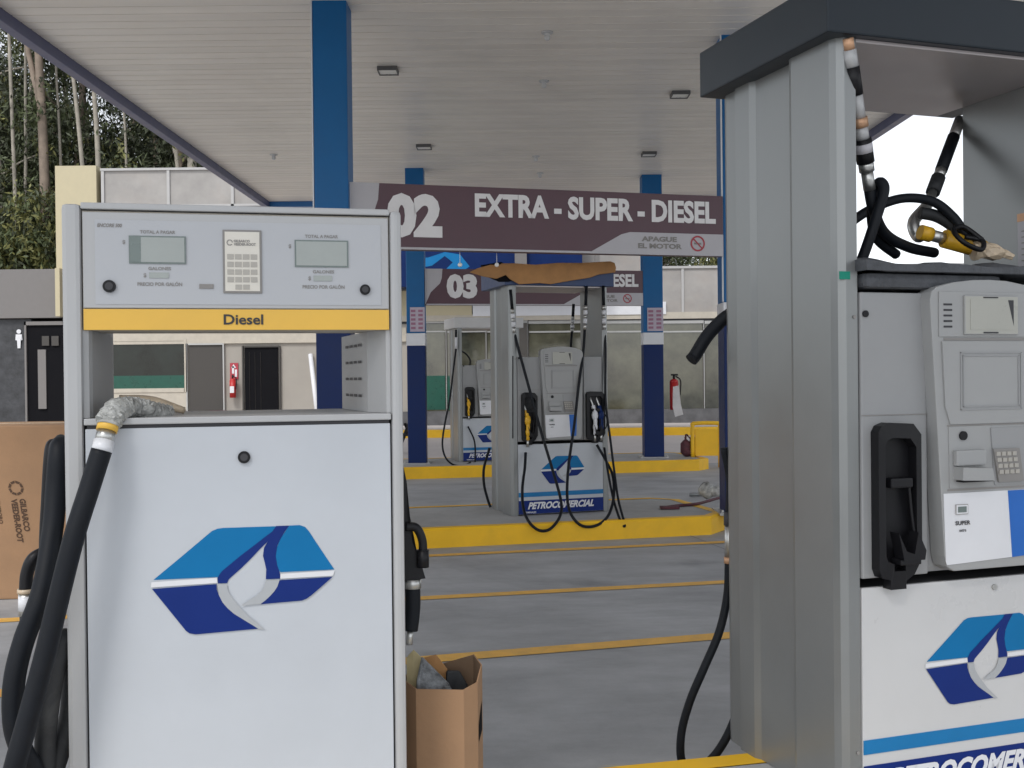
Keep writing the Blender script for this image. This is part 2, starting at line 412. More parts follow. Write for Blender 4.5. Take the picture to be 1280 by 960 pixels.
# ------------------------------------------------------------------ hanging signs
def no_smoking(b, cx, cz, r, y, mi, mi2):
    n = 24
    for k in range(n):
        a0, a1 = 2*math.pi*k/n, 2*math.pi*(k+1)/n
        b.face([(cx+math.cos(a0)*r, y, cz+math.sin(a0)*r), (cx+math.cos(a1)*r, y, cz+math.sin(a1)*r),
                (cx+math.cos(a1)*r*.78, y, cz+math.sin(a1)*r*.78), (cx+math.cos(a0)*r*.78, y, cz+math.sin(a0)*r*.78)], mi)
    s = .7071; t = r*.09
    b.face([(cx-s*r*.8-t*s, y-.001, cz+s*r*.8-t*s), (cx+s*r*.8-t*s, y-.001, cz-s*r*.8-t*s), (cx+s*r*.8+t*s, y-.001, cz-s*r*.8+t*s), (cx-s*r*.8+t*s, y-.001, cz+s*r*.8+t*s)], mi)
    b.face([(cx-r*.5, y, cz-r*.12), (cx+r*.5, y, cz-r*.12), (cx+r*.5, y, cz+r*.12), (cx-r*.5, y, cz+r*.12)], mi2)
def hang_sign(num, p, q, z0, z1, label):
    p, q = Vector((*p, 0)), Vector((*q, 0)); L = (q-p).length; a = math.atan2(q.y-p.y, q.x-p.x); H = z1-z0
    t = thing('lane_sign', label, 'sign', (p.x, p.y, z0), a, 'hanging lane signs')
    b = MB(); b.box(0, L, 0, .12, 0, H, bev=.004); b.build('sign_board', M['sign_brown'], t)
    b = MB()
    b.face([(.0, -.002, .0), (.16*H, -.002, .35*H), (.42*H, -.002, .60*H), (.47*H, -.002, .75*H), (.49*H, -.002, H), (0, -.002, H)])
    x0 = L*.625
    b.face([(x0, -.002, .03*H), (L, -.002, .03*H), (L, -.002, .36*H), (x0+.18*L*.6, -.002, .36*H), (x0+.14*L*.6, -.002, .32*H)])
    b.face([(0.02, -.0022, .0), (L, -.0022, .0), (L, -.0022, .035*H), (0.02, -.0022, .035*H)])
    b.build('grey_inlay', M['sign_grey'], t)
    b = MB()
    b.text(num, .60*H, .60*H+.86*H, .18*H, .86*H, -.005, .06)
    b.text('EXTRA - SUPER - DIESEL', L*.318, L*.978, .53*H, .90*H, -.005, .04)
    b.build('lettering', M['sign_letter'], t)
    b = MB()
    b.text('APAGUE', L*.765, L*.865, .215*H, .30*H, -.005, .045)
    b.text('EL MOTOR', L*.755, L*.88, .10*H, .185*H, -.005, .045)
    no_smoking(b, L*.925, .20*H, .13*H, -.005, 1, 0)
    b.build('small_lettering', [M['ink_grey'], M['sign_red']], t)
    return t
hang_sign('02', (-1.50, 9.76), (2.16, 10.77), 2.80, 3.41, 'brown lane sign 02 hanging between the nearer pair of blue pillars')
hang_sign('03', (-1.42, 17.5), (2.27, 18.24), 2.80, 3.40, 'brown lane sign 03 hanging between the farther pair of blue pillars')
# little sensors under sign 02
for px_, Yh in ((575, 10.1), (621, 10.25)):
    p = at(px_, 331, Yh); b = MB(); b.sphere((0, 0, 0), .022, sub=2); b.tube([(0, 0, .01), (0, 0, 2.80-p.z)], .003, 6, smooth=False)
    o = b.build('hanging_bulb', M['lens']); o.location = p
    tag(o, 'tiny white bulb on a wire below the 02 sign, ' + ('over the 03 digits' if px_ < 600 else 'just above the cardboard cover'), 'bulb', 'bulbs under the lane sign')

# ------------------------------------------------------------------ brand mark on the panels
SC = .48/650
def logo_pts(pts): return [((x-75)*SC, (270-(y+.05*(x-75)-0))*SC) for x, y in pts]
LOGO = [
 (0, [(80,278),(180,192),(285,100),(305,91),(325,88),(515,80),(500,105),(465,132),(430,160),(385,195),(350,225),(322,245),(305,268)]),
 (0, [(562,77),(600,75),(620,82),(635,100),(660,140),(725,240),(528,250),(515,230),(510,190),(516,160),(530,125)]),
 (1, [(515,79),(562,77),(545,100),(528,130),(518,152),(512,190),(517,225),(525,248),(528,274),(475,276),(477,240),(472,215),(466,190),(470,160),(484,136),(455,165),(420,203),(385,238),(358,262),(343,276),(337,290),(305,291),(303,270),(318,247),(350,220),(385,190),(430,155),(480,115),(500,100)]),
 (3, [(73,286),(301,270),(303,289),(71,305)]),
 (3, [(528,256),(726,243),(720,263),(527,274)]),
 (1, [(75,310),(300,293),(300,312),(308,335),(320,360),(338,382),(360,403),(395,425),(430,447),(447,458),(250,474),(225,476),(203,472),(190,462),(175,442)]),
 (1, [(524,279),(718,267),(660,318),(640,335),(622,348),(605,355),(455,368),(474,352),(492,332),(508,308)]),
 (2, [(303,293),(337,292),(338,308),(345,328),(358,348),(373,368),(410,410),(470,461),(447,459),(425,444),(395,425),(360,402),(338,382),(320,360),(307,332)]),
 (2, [(475,279),(525,277),(516,303),(505,320),(490,337),(474,352),(456,366),(385,373),(410,354),(440,337),(460,318),(470,300)]),
]
def logo(b, x, z, y, mis):   # x,z of the left tip
    for k, (c, pts) in enumerate(LOGO):
        P = logo_pts(pts); b.face([(x+p[0], y-.0004*k, z+p[1]) for p in P], mis[c])

# ------------------------------------------------------------------ four-hose dispenser
BZ = .185
W, D = 1.08, .72
LOGO_M = None
def column(x_out, sgn):
    """end column footprint; sgn=+1 left end (outside at smaller x)"""
    yf = 1. if sgn > 0 else .78
    P = [(.068, 0), (.026, 0), (.006, .016), (-.004, .040), (-.010, .245), (-.006, .262), (.020, .272), (.026, .300), (.022, .520), (.008, .545), (.006, .640), (.020, .660), (.022, .735), (.034, .764), (.052, .764), (.068, .745)]
    return [(x_out+sgn*p[0], min(p[1]*yf, p[1]) if sgn > 0 else min(p[1]*yf, .598)+.0005*i) for i, p in enumerate(P)]
def nozzle(cmat, parent, x, z, y0=-.03, hoses=None, base=BZ):
    """nozzle hung upright in its holster; grip faces out"""
    b = MB()
    b.tube([(x, y0-.01, z), (x+.002, y0-.02, z+.12), (x, y0-.012, z+.22), (x-.01, y0+.01, z+.30)], (.019, .022), 10)
    b.sphere((x, y0-.015, z+.20), .034, (1, 1, 1.7)); b.sphere((x, y0-.02, z+.08), .026, (1, 1, 1.8))
    n = b.build('nozzle', cmat, parent, base)
    b = MB(); b.tube([(x-.005, y0+.0, z+.28), (x-.03, y0+.02, z+.36), (x-.035, y0+.04, z+.41)], .011, 8); b.build('spout', M['silver'], n, base)
    b = MB(); b.tube([(x+.02, y0-.02, z+.05), (x+.052, y0-.03, z+.08), (x+.055, y0-.03, z+.17), (x+.025, y0-.02, z+.23)], .006, 6); b.build('trigger_guard', M['black_plastic'], n, base)
    b = MB(); b.tube([(x, y0-.01, z-.07), (x, y0-.01, z+.01)], .014, 10, smooth=False); b.build('swivel', M['silver'], n, base)
def dispenser(loc, rz, label, cover, white, zt=2.672, cabt=1.86, group='grey four hose dispensers'):
    t = thing('fuel_dispenser', label, 'fuel pump', (*loc, BZ), rz, group)
    cm = M['column_grey']
    for xo, sg in ((0, 1), (W, -1)):
        b = MB(); b.prism(column(xo, sg), BZ, zt, 'z')
        b.box(*sorted((xo+sg*.0655, xo+sg*.069)), .02, .565, BZ+.02, zt-.012, 0)
        c = b.build('side_column', cm, t, BZ)
        b = MB(); b.tube([(xo+sg*.055, -.0005, .38), (xo+sg*.055, -.004, .38)], .006, 8, smooth=False)
        b.tube([(xo+sg*.055, -.0005, 1.78), (xo+sg*.055, -.004, 1.78)], .006, 8, smooth=False); b.build('screw', M['ink_grey'], c, BZ)
    # cover over the columns, with a lighter underside
    b = MB(); b.box(-.06, W+.06, -.035, .79, zt, zt+.173, bev=.006); c = b.build('top_cover', cover, t, BZ)
    b = MB(); b.box(.07, W-.07, .0, .74, zt-.012, zt-.001); b.build('underside', M['under_metal'], c, BZ)
    # bottom cabinet
    b = MB(); b.box(.070, W-.070, .012, .70, BZ+.002, .905); b.build('lower_body', M['joint_dark'], t, BZ)
    b = MB(); b.box(.073, W-.073, -.004, .011, BZ+.012, .908, bev=.002); pnl = b.build('lower_panel', white, t, BZ)
    b = MB(); b.box(.073, W-.073, .701, .716, BZ+.012, .908, bev=.002); b.build('rear_panel', white, t, BZ)
    b = MB(); b.box(.0735, W-.0735, -.0065, -.0045, .372, .418); b.box(.0735, W-.0735, -.0065, -.0045, BZ+.014, .335, 1)
    b.build('stripes', [M['stripe_blue'], M['logo_navy']], pnl, BZ)
    b = MB(); b.text('PETROCOMERCIAL', .17, .90, .245, .318, -.0085, .045, .35); b.text('TERMINALES', .13, .26, .205, .224, -.0085, .02)
    b.build('lettering', M['white_paint'], pnl, BZ)
    b = MB(); logo(b, .318, .655, -.0055, (0, 1, 2, 3)); b.build('emblem', [M['logo_light'], M['logo_navy'], M['logo_grey'], M['white_paint']], pnl, BZ, fixn=False)
    b = MB(); b.tube([(.60, -.005, .875), (.60, -.010, .875)], .010, 12, smooth=False); b.build('lock', M['silver'], pnl, BZ)
    # upper cabinet
    b = MB(); b.box(.069, W-.069, .02, .62, .935, cabt, bev=.02); cab = b.build('upper_cabinet', M['cabinet_grey'], t, BZ)
    b = MB(); b.box(.074, .33, -.006, .021, .938, cabt, bev=.006); b.box(.075, .33, -.0085, -.0062, 1.462, 1.465, 1)
    b.build('side_panel', [M['cabinet_grey'], M['ink_grey']], cab, BZ)
    b = MB(); b.box(.80, W-.074, -.006, .021, .938, cabt, bev=.006); b.build('side_panel', M['cabinet_grey'], cab, BZ)
    b = MB(); b.tube([(.092, -.006, 1.79), (.092, -.012, 1.79)], .011, 12, smooth=False); b.build('lock', M['black_plastic'], cab, BZ)
    # centre bezel with arched head, leaning outline
    b = MB()
    arch = [(.308, 1.835), (.314, 1.862), (.335, 1.878), (.40, 1.893), (.48, 1.902), (.55, 1.904), (.62, 1.901), (.69, 1.89), (.745, 1.872), (.770, 1.85), (.776, 1.82), (.755, 1.0), (.745, .965), (.72, .95), (.395, .95), (.368, .965), (.358, 1.0)]
    b.prism(arch, -.052, .015, 'y'); bz = b.build('bezel', M['bezel_grey'], t, BZ)
    md = bz.modifiers.new('round', 'BEVEL'); md.width = .012; md.segments = 3; md.limit_method = 'ANGLE'; md.angle_limit = R_(40)
    # recessed door sheets and seams (thin plates proud of the bezel)
    y = -.052
    b = MB()
    b.box(.375, .735, y-.004, y-.0005, 1.715, 1.862, bev=.0015)
    b.prism([(.385, 1.700), (.733, 1.700), (.726, 1.43), (.415, 1.43), (.395, 1.49)], y-.006, y-.0005, 'y')
    b.prism([(.41, 1.422), (.55, 1.422), (.575, 1.222), (.412, 1.222)], y-.003, y-.0005, 'y')
    b.box(.395, .745, y-.0015, y-.0003, 1.703, 1.712, 1); b.box(.405, .735, y-.0015, y-.0003, 1.423, 1.428, 1); b.box(.405, .73, y-.0015, y-.0003, 1.212, 1.219, 1)
    b.shift(-.035); b.build('door_sheet', [M['bezel_grey'], M['ink_grey']], bz, BZ)
    b = MB()
    b.box(.470, .690, y-.012, y-.004, 1.722, 1.850, 1, bev=.003); b.box(.492, .668, y-.0135, y-.0122, 1.738, 1.838, 0)
    b.box(.545, .605, y-.0137, y-.0123, 1.842, 1.846, 2); b.box(.545, .605, y-.0137, y-.0123, 1.726, 1.731, 2)
    b.face([(.645, y-.0139, 1.836), (.668, y-.0139, 1.836), (.668, y-.0139, 1.75)], 2)
    b.shift(-.035); b.build('display', [M['screen_beige'], M['bezel_grey'], M['ink']], bz, BZ)
    b = MB()
    for k in range(5): b.box(.392, .425, y-.006, y-.0042, 1.745+k*.018, 1.751+k*.018)
    b.shift(-.035); b.build('speaker_slots', M['ink'], bz, BZ)
    b = MB()
    for (x0, x1, z0, z1) in ((.455, .705, 1.475, 1.665), (.465, .695, 1.485, 1.655)):
        for bx in ((x0, x1, z1-.004, z1), (x0, x1, z0, z0+.004), (x0, x0+.004, z0, z1), (x1-.004, x1, z0, z1)): b.box(bx[0], bx[1], y-.009, y-.0062, bx[2], bx[3])
    b.shift(-.035); b.build('screen_frame', M['cabinet_grey'], bz, BZ)
    b = MB(); b.box(.425, .545, y-.022, y-.003, 1.295, 1.345, bev=.004); b.prism([(.428, 1.25), (.555, 1.245), (.55, 1.285), (.43, 1.292)], y-.045, y-.003, 'y'); b.box(.432, .552, y-.043, y-.010, 1.243, 1.247, 1)
    b.tube([(.465, y-.003, 1.392), (.465, y-.010, 1.392)], .015, 14, mi=1, smooth=False); b.shift(-.035); b.build('card_reader', [M['bezel_grey'], M['black_plastic']], bz, BZ)
    b = MB(); b.prism([(.580, 1.415), (.722, 1.415), (.728, 1.225), (.594, 1.225)], y-.004, y-.0005, 'y', 0)
    b.prism([(.584, 1.345), (.690, 1.345), (.708, 1.235), (.604, 1.235)], y-.012, y-.004, 'y', 1)
    for r in range(4):
        for c in range(4): b.box(.592+c*.022+r*.004, .608+c*.022+r*.004, y-.016, y-.0118, 1.322-r*.020, 1.335-r*.020, 2)
    b.shift(-.035); b.build('keypad', [M['cabinet_grey'], M['ink_grey'], M['key']], bz, BZ)
    b = MB(); b.prism([(.388, 1.205), (.735, 1.205), (.728, .985), (.40, .972), (.395, .985)], y-.003, y-.0005, 'y', 0)
    b.prism([(.648, 1.2045), (.7345, 1.2045), (.7275, .9855), (.664, .982)], y-.0045, y-.0031, 'y', 1)
    b.box(.432, .482, y-.008, y-.003, 1.135, 1.168, 2, bev=.002); b.box(.440, .474, y-.0092, y-.0081, 1.142, 1.161, 3)
    b.text('SUPER', .432, .492, 1.100, 1.114, y-.0055, .03, mi=4); b.text('extra', .447, .475, 1.078, 1.087, y-.0055, .02, mi=4)
    b.shift(-.035); b.build('grade_panel', [M['white_paint'], M['sticker_blue'], M['ink_grey'], M['lcd_dark'], M['ink']], bz, BZ)
    # holsters
    def holster(xc, wd, nm='holster'):
        b = MB(); x0, x1 = xc-wd/2, xc+wd/2
        rim = [(x0, .97), (x0, 1.41), (x0+.012, 1.43), (x0+.04, 1.44), (x1-.03, 1.435), (x1, 1.40), (x1, 1.0), (x1-.03, .95), (xc+.02, .93), (xc+.02, .905), (xc-.04, .905), (xc-.04, .935), (x0+.01, .945)]
        # rim as a ring around a hollow
        inn = [(xc+(p[0]-xc)*.72, 1.20+(p[1]-1.20)*.80) for p in rim]
        nn = len(rim); V = lambda p, yy: b.bm.verts.new((p[0], yy, p[1]))
        A = [V(p, -.046) for p in rim]; B2 = [V(p, -.050) for p in inn]; Cc = [V(p, -.0065) for p in rim]; Dd = [V(p, -.0095) for p in inn]
        for i in range(nn):
            j = (i+1) % nn
            for q in ((A[i], A[j], B2[j], B2[i]), (Cc[i], Cc[j], A[j], A[i]), (B2[i], B2[j], Dd[j], Dd[i])): b.bm.faces.new(q)
        f = b.bm.faces.new(Dd); bmesh.ops.triangulate(b.bm, faces=[f])
        h = b.build(nm, M['black_plastic'], t, BZ)
        b = MB()
        b.box(xc-.04, xc+.045, -.052, -.008, 1.23, 1.262, bev=.006); b.tube([(xc+.04, -.035, 1.24), (xc+.055, -.038, 1.10), (xc+.075, -.045, 1.0)], .006, 8)
        b.prism([(xc-.03, 1.09), (xc-.01, 1.0), (xc+.07, 1.0), (xc+.075, 1.03), (xc+.045, 1.09), (xc+.03, 1.02), (xc+.0, 1.03)], -.075, -.03, 'y')
        b.box(xc-.02, xc+.06, -.07, -.02, .985, 1.003, bev=.004)
        b.build('nozzle_boot', M['black_plastic'], h, BZ)
        return h
    holster(.192, .165)
    holster(.918, .205)
    return t

def in_frame(t):
    Mw = Matrix.Translation(t.location) @ Matrix.Rotation(t.rotation_euler.z, 4, 'Z')
    return Mw
def hose(t, pts, r, name='hose', m='rubber', yl=-.07, label=None, seg=12):
    """pts: (px, py[, yl]) on planes of the thing's own frame"""
    Mw = in_frame(t); P = []
    for q in pts:
        P.append(on_plane(q[0], q[1], Mw, q[2] if len(q) > 2 else yl))
    b = MB(); b.tube(P, r, seg)
    return b.build(name, M[m], t, label=label)
def fittings(t, path, segs, name='breakaway', yl=.1):
    """path: two px points; segs: (f0, f1, radius, material)"""
    Mw = in_frame(t); a = on_plane(path[0][0], path[0][1], Mw, path[0][2] if len(path[0]) > 2 else yl); c = on_plane(path[1][0], path[1][1], Mw, path[1][2] if len(path[1]) > 2 else yl)
    names = []; b = MB()
    for f0, f1, r, m in segs:
        if m not in names: names.append(m)
        b.tube([a.lerp(c, f0), a.lerp(c, f1)], r, 12, mi=names.index(m), smooth=False)
    return b.build(name, [M[k] for k in names], t)

right = dispenser((1.046, 3.38), R_(18.5), 'big grey fuel pump at the right edge with dark top cover and empty black holster', M['dark_cover'], M['panel_white_warm'])
mid = dispenser((-.016, 10.75), R_(18.5), 'fuel pump under a cardboard cover, yellow, white and blue nozzles hung, on the middle island', M['cover_blue'], M['panel_white'], 2.53, 1.80)
back = dispenser((-.90, 17.75), R_(16), 'farthest fuel pump with a white top, beside the far left blue pillar', M['cover_white'], M['panel_white'], 2.43, 1.80)

# --- hoses of the near right pump
fittings(right, ((1060, 48, -.022), (1087, 238, .10)), [(0, .07, .017, 'copper'), (.07, .19, .021, 'frame_silver'), (.18, .36, .023, 'black_plastic'), (.36, .52, .021, 'frame_silver'),
    (.51, .57, .026, 'copper'), (.57, .66, .023, 'frame_silver'), (.65, .81, .029, 'black_plastic'), (.68, .74, .0295, 'sign_grey'), (.80, .87, .025, 'silver'), (.87, .995, .020, 'silver')])
hose(right, [(1086, 232, .10), (1092, 262, .12), (1106, 292, .20), (1136, 309, .28), (1168, 316, .35)], .019)
hose(right, [(1066, 352, .12), (1082, 312, .10), (1096, 270, .08), (1105, 238, .08), (1100, 228, .10), (1092, 240, .14), (1090, 275, .2), (1098, 300, .24), (1120, 318, .3)], .018)
hose(right, [(1055, 284, .30), (1088, 262, .30), (1128, 248, .30), (1166, 252, .28), (1192, 272, .24), (1206, 292, .22), (1222, 302, .2)], .017)
fittings(right, ((1200, 150, .62), (1158, 262, .42)), [(0, .22, .022, 'silver'), (.2, .58, .024, 'rubber'), (.56, .66, .022, 'silver'), (.66, .82, .027, 'rubber_dusty'), (.82, 1.0, .017, 'silver')])
hose(right, [(1158, 258, .42), (1142, 278, .36), (1148, 296, .33), (1156, 286, .3)], .022, 'swivel_elbow', 'silver')
hose(right, [(1150, 266, .32), (1170, 270, .3), (1188, 280, .27), (1200, 292, .25)], .022, 'hose_joint', 'rubber_dusty')
nz = fittings(right, ((1150, 290, .26), (1262, 321, .2)), [(0, .12, .027, 'yellow_plastic'), (.12, .28, .021, 'silver'), (.26, .70, .033, 'yellow_plastic'), (.62, .84, .030, 'tape')], 'nozzle')
hose(right, [(1206, 296, .2), (1228, 301, .16), (1226, 312, .14), (1205, 303, .14), (1192, 288, .18), (1205, 284, .2), (1228, 300, .16)], .009, 'trigger_guard', 'black_plastic')
Mr = in_frame(right)
b = MB()       # taped spout end resting on the foam
a = on_plane(1216, 314, Mr, .2); c = on_plane(1266, 321, Mr, .16)
b.tube([a, a.lerp(c, .5)+Vector((0, 0, .014)), c], (.034, .010), 14); b.sphere(a.lerp(c, .5)+Vector((0, 0, .004)), .034, (1.5, 1, .8))
for v in b.bm.verts: v.co += Vector((random.uniform(-1, 1), random.uniform(-1, 1), random.uniform(-1, 1)))*.003
for f in b.bm.faces: f.smooth = False
b.build('taped_spout', M['tape'], right)
# rear-side hose and spout of the near right pump
fittings(right, ((911, 640, .80), (911, 706, .80)), [(0, .25, .020, 'joint_dark'), (.25, .85, .017, 'silver'), (.85, .97, .020, 'copper')])
hose(right, [(911, 704, .80), (909, 745, .80), (899, 790, .80), (880, 835, .80), (863, 875, .82), (852, 915, .84), (852, 950, .84), (866, 961, .84), (888, 950, .82), (908, 922, .80), (926, 880, .78)], .0165)
hose(right, [(920, 388, .78), (903, 400, .82), (884, 420, .86), (869, 444, .88), (864, 450, .88)], .0265, 'rubber_sleeve', 'rubber')
hose(right, [(905, 560, .80), (912, 600, .80), (911, 645, .80)], .015)
b = MB(); b.box(.0, .04, -.0025, -.0002, 1.90, 1.925); b.build('tape_strip', mat('green_tape', (.0, .25, .17)), right, BZ)
b = MB(); b.box(W-.075, W-.0705, .08, .30, 1.93, 2.19, 0); b.box(W-.0765, W-.0752, .08, .30, 2.16, 2.19, 1)
for k in range(9): b.box(W-.0765, W-.0752, .10, .28, 1.945+k*.022, 1.949+k*.022, 2)
b.build('warning_label', [M['sign_grey'], M['copper'], M['ink_grey']], right, BZ)

# foam mat on the cabinet top
b = MB(); nx, ny = 26, 14
g = [[None]*(nx+1) for _ in range(ny+1)]
for side, zz in ((0, 0), (1, .036)):
    for j in range(ny+1):
        for i in range(nx+1):
            x = .06+.93*i/nx; y = -.06+.58*j/ny
            z = zz+.012*math.sin(i*.9)*math.sin(j*.8)+.008*math.sin(i*.37+1)+(-.02*(1-j/3) if j < 3 else 0)*(.5+.5*math.sin(i*.5))
            v = b.bm.verts.new((x, y, max(z, .0)+1.925)); g[j][i] = (g[j][i] or []) + [v]
for s in (0, 1):
    for j in range(ny):
        for i in range(nx):
            f = b.bm.faces.new((g[j][i][s], g[j][i+1][s], g[j+1][i+1][s], g[j+1][i][s])); f.smooth = True
rimi = [(0, i) for i in range(nx+1)]+[(j, nx) for j in range(1, ny+1)]+[(ny, i) for i in range(nx-1, -1, -1)]+[(j, 0) for j in range(ny-1, 0, -1)]
for k in range(len(rimi)):
    a, c = rimi[k], rimi[(k+1) % len(rimi)]
    b.bm.faces.new((g[a[0]][a[1]][0], g[c[0]][c[1]][0], g[c[0]][c[1]][1], g[a[0]][a[1]][1]))
# a second crumpled layer folded below the front edge
b.box(.08, .62, -.03, .5, 1.872, 1.922, bev=.02)
fo = b.build('foam_sheet', M['foam_dark'], base=BZ); fo.location = right.location; fo.rotation_euler = right.rotation_euler
tag(fo, 'dark grey foam packing mat lying on top of the near right pump cabinet', 'foam sheet')

# --- middle pump
for x, c in ((.165, 'yellow_plastic'), (.905, 'white_paint'), (.975, 'navy')): nozzle(M[c], mid, x, .955 if x < .5 else .99)
def top_fit(t, x0, y0, x1, y1, yl=.0, r=.020):
    fittings(t, ((x0, y0, yl), (x1, y1, yl)), [(0, .45, r*.8, 'rubber'), (.45, .55, r, 'silver'), (.56, .66, r*1.1, 'white_paint'), (.67, .74, r*.9, 'silver'), (.75, .86, r*1.1, 'white_paint'), (.87, 1, r*.9, 'silver')])
top_fit(mid, 638, 362, 643, 416, -.03); top_fit(mid, 733, 357, 731, 412, -.02); top_fit(mid, 754, 357, 755.5, 412, -.03)
top_fit(mid, 717, 380, 715, 415, .6)
hose(mid, [(642, 412, .03), (648, 436, -.03), (660, 480, -.09), (675, 535, -.16), (690, 585, -.28), (701, 625, -.45), (700, 645, -.60), (688, 661, -.70), (674, 663, -.70), (661, 652, -.62), (654, 634, -.48), (653, 610, -.30), (656, 585, -.14), (657, 566, -.045)], .0145)
hose(mid, [(731, 410, .03), (729, 440, -.03), (723, 485, -.09), (718, 530, -.16), (711, 580, -.28), (709, 620, -.45), (714, 643, -.62), (727, 657, -.70), (745, 657, -.70), (760, 645, -.62), (767, 622, -.46), (766, 595, -.28), (757, 575, -.12), (746, 556, -.05)], .0145)
hose(mid, [(755.5, 410, .03), (757, 440, -.02), (757, 500, -.06), (763, 550, -.16), (768, 590, -.30), (773, 625, -.48), (781, 656, -.70), (776, 652, -.66), (767, 625, -.46), (760, 590, -.25), (755.5, 560, -.05)], .0125)
hose(mid, [(715, 413, .6), (713, 440, .6)], .013)
hose(mid, [(641, 445, -.005), (641, 500, -.005), (641, 548, -.005)], .006, 'cable')
hose(mid, [(612, 560, .75), (605, 585, .78), (605, 605, .78), (609, 622, .78), (613, 634, .76)], .0145)
# cardboard over its top
Mm = in_frame(mid)
b = MB()
t0 = 2.704
b.prism([(-.44, t0-.06), (-.36, t0-.02), (-.22, t0+.02), (-.14, t0+.015), (-.10, t0+.035), (.02, t0+.04), (.25, t0+.03), (.5, t0+.055), (.75, t0+.06), (W, t0+.085), (W+.05, t0+.07), (W+.065, t0+.02), (W+.055, t0-.03), (.95, t0-.055), (.85, t0-.09), (.55, t0-.14), (.42, t0-.165), (.30, t0-.155), (.08, t0-.172), (-.02, t0-.12), (-.06, t0-.08), (-.16, t0-.12), (-.30, t0-.10)], -.085, -.06, 'y')
b.box(-.07, W+.065, -.044, .82, t0+.002, t0+.03)
b.prism([(-.02, t0+.03), (W+.05, t0+.03), (W+.05, t0-.06), (-.02, t0-.04)], .822, .835, 'y')
cb = b.build('cardboard_cover', M['cardboard_orange'], base=BZ)
cb.location = mid.location; cb.rotation_euler = mid.rotation_euler
md = cb.modifiers.new('round', 'BEVEL'); md.width = .01; md.segments = 2; md.limit_method = 'ANGLE'; md.angle_limit = R_(35)
tag(cb, 'torn orange brown cardboard draped over the top of the middle island pump', 'cardboard')
b = MB(); b.prism([(-.31, 2.862), (-.10, 2.90), (-.02, 2.86), (.03, 2.72), (-.02, 2.70), (-.12, 2.70), (-.27, 2.76)], -.044, -.02, 'y')
b.bm.transform(Matrix.Translation((0, 0, -.142)))
fl = b.build('torn_flap', M['dark_int'], cb, BZ)

# --- far pump
nozzle(M['yellow_plastic'], back, .165, .955)
fittings(back, ((570, 412, -.03), (570, 436, -.03)), [(0, .4, .018, 'rubber'), (.4, 1, .022, 'white_paint')])
hose(back, [(570, 436, -.03), (567, 460, -.1), (562, 500, -.2), (556, 530, -.3), (553, 555, -.4), (557, 572, -.55), (567, 581, -.6), (580, 582, -.5), (588, 578, -.3)], .0155)
hose(back, [(573, 437, .05), (583, 443, .05), (588, 452, .05), (584, 460, .05), (574, 461, .05)], .013)
hose(back, [(585, 533, -.05), (592, 548), (594, 560), (594, 578)], .014)

# ------------------------------------------------------------------ high-flow diesel dispenser on the left
LW, LD = .889, .55
left = thing('diesel_dispenser', 'wide white fuel pump with yellow Diesel band and open middle, nearest on the left', 'fuel pump', (-1.175, 2.78, BZ), R_(12.5))
Ml = in_frame(left)
for x0, x1 in ((0, .047), (.857, LW)):
    b = MB(); b.box(x0, x1, -.012, LD, BZ, 2.066, bev=.012); b.build('side_post', M['frame_silver'], left, BZ)
b = MB(); b.box(.0475, .8565, -.010, LD, 2.053, 2.070, bev=.003); b.build('top_bar', M['frame_silver'], left, BZ)
b = MB(); b.box(.049, .855, .004, .22, 1.735, 2.050); b.build('header_body', M['cream_pale'], left, BZ)
b = MB(); b.box(.051, .853, -.004, .003, 1.793, 2.046, bev=.002); hp = b.build('display_panel', M['frame_silver'], left, BZ)
b = MB(); b.box(.082, .832, -.0058, -.0045, 1.803, 2.026); b.build('overlay_sheet', mat('overlay', (.46, .475, .50), .4, var=.02), hp, BZ)
b = MB(); b.box(.051, .853, -.0045, .003, 1.735, 1.7905, bev=.001); yb = b.build('yellow_band', M['yellow_band'], left, BZ)
b = MB(); b.text('Diesel', .407, .511, 1.749, 1.777, -.0065, .022); b.build('lettering', M['ink'], yb, BZ)
y = -.0062
for (x0, z1, tx) in ((.167, 1.985, 0), (.597, 1.981, 1)):
    b = MB(); b.box(x0, x0+.145, y-.003, y, z1-.074, z1, 1); b.box(x0+.004, x0+.141, y-.0042, y-.0031, z1-.070, z1-.004, 0)
    if tx == 0: b.box(x0+.004, x0+.03, y-.005, y-.0043, z1-.070, z1-.004, 1)
    b.build('display', [M['lcd'], M['lcd_dark']], hp, BZ)
    b = MB(); b.box(x0+.05, x0+.100, y-.002, y, z1-.112, z1-.097); b.build('price_display', M['lcd'], hp, BZ)
    b = MB()
    b.text('TOTAL A PAGAR', x0+.028, x0+.118, z1+.006, z1+.015, y-.0008, .03)
    b.text('$', x0-.016, x0-.009, z1-.024, z1-.012, y-.0008, .03)
    b.text('GALONES', x0+.048, x0+.106, z1-.091, z1-.082, y-.0008, .03)
    b.text('$', x0+.036, x0+.043, z1-.112, z1-.099, y-.0008, .03)
    b.text('PRECIO POR GAL\u00d3N', x0+.020, x0+.134, z1-.133, z1-.121, y-.0008, .03)
    b.build('lettering', M['ink_grey'], hp, BZ)
b = MB(); b.text('ENCORE 500', .088, .150, 2.006, 2.016, y-.0008, .04, .2); b.build('lettering', M['ink_grey'], hp, BZ)
b = MB(); b.box(.345, .382, y-.003, y, 1.846, 1.858); b.build('name_plate', M['ink_grey'], hp, BZ)
b = MB(); b.box(.407, .509, y-.004, y, 1.834, 2.005, 0, bev=.0015); b.box(.4125, .5035, y-.0052, y-.0041, 1.8395, 1.9995, 1)
for r in range(4):
    for c in range(4): b.box(.4185+c*.0205, .4355+c*.0205, y-.0066, y-.0053, 1.925-r*.0205, 1.939-r*.0205, 2)
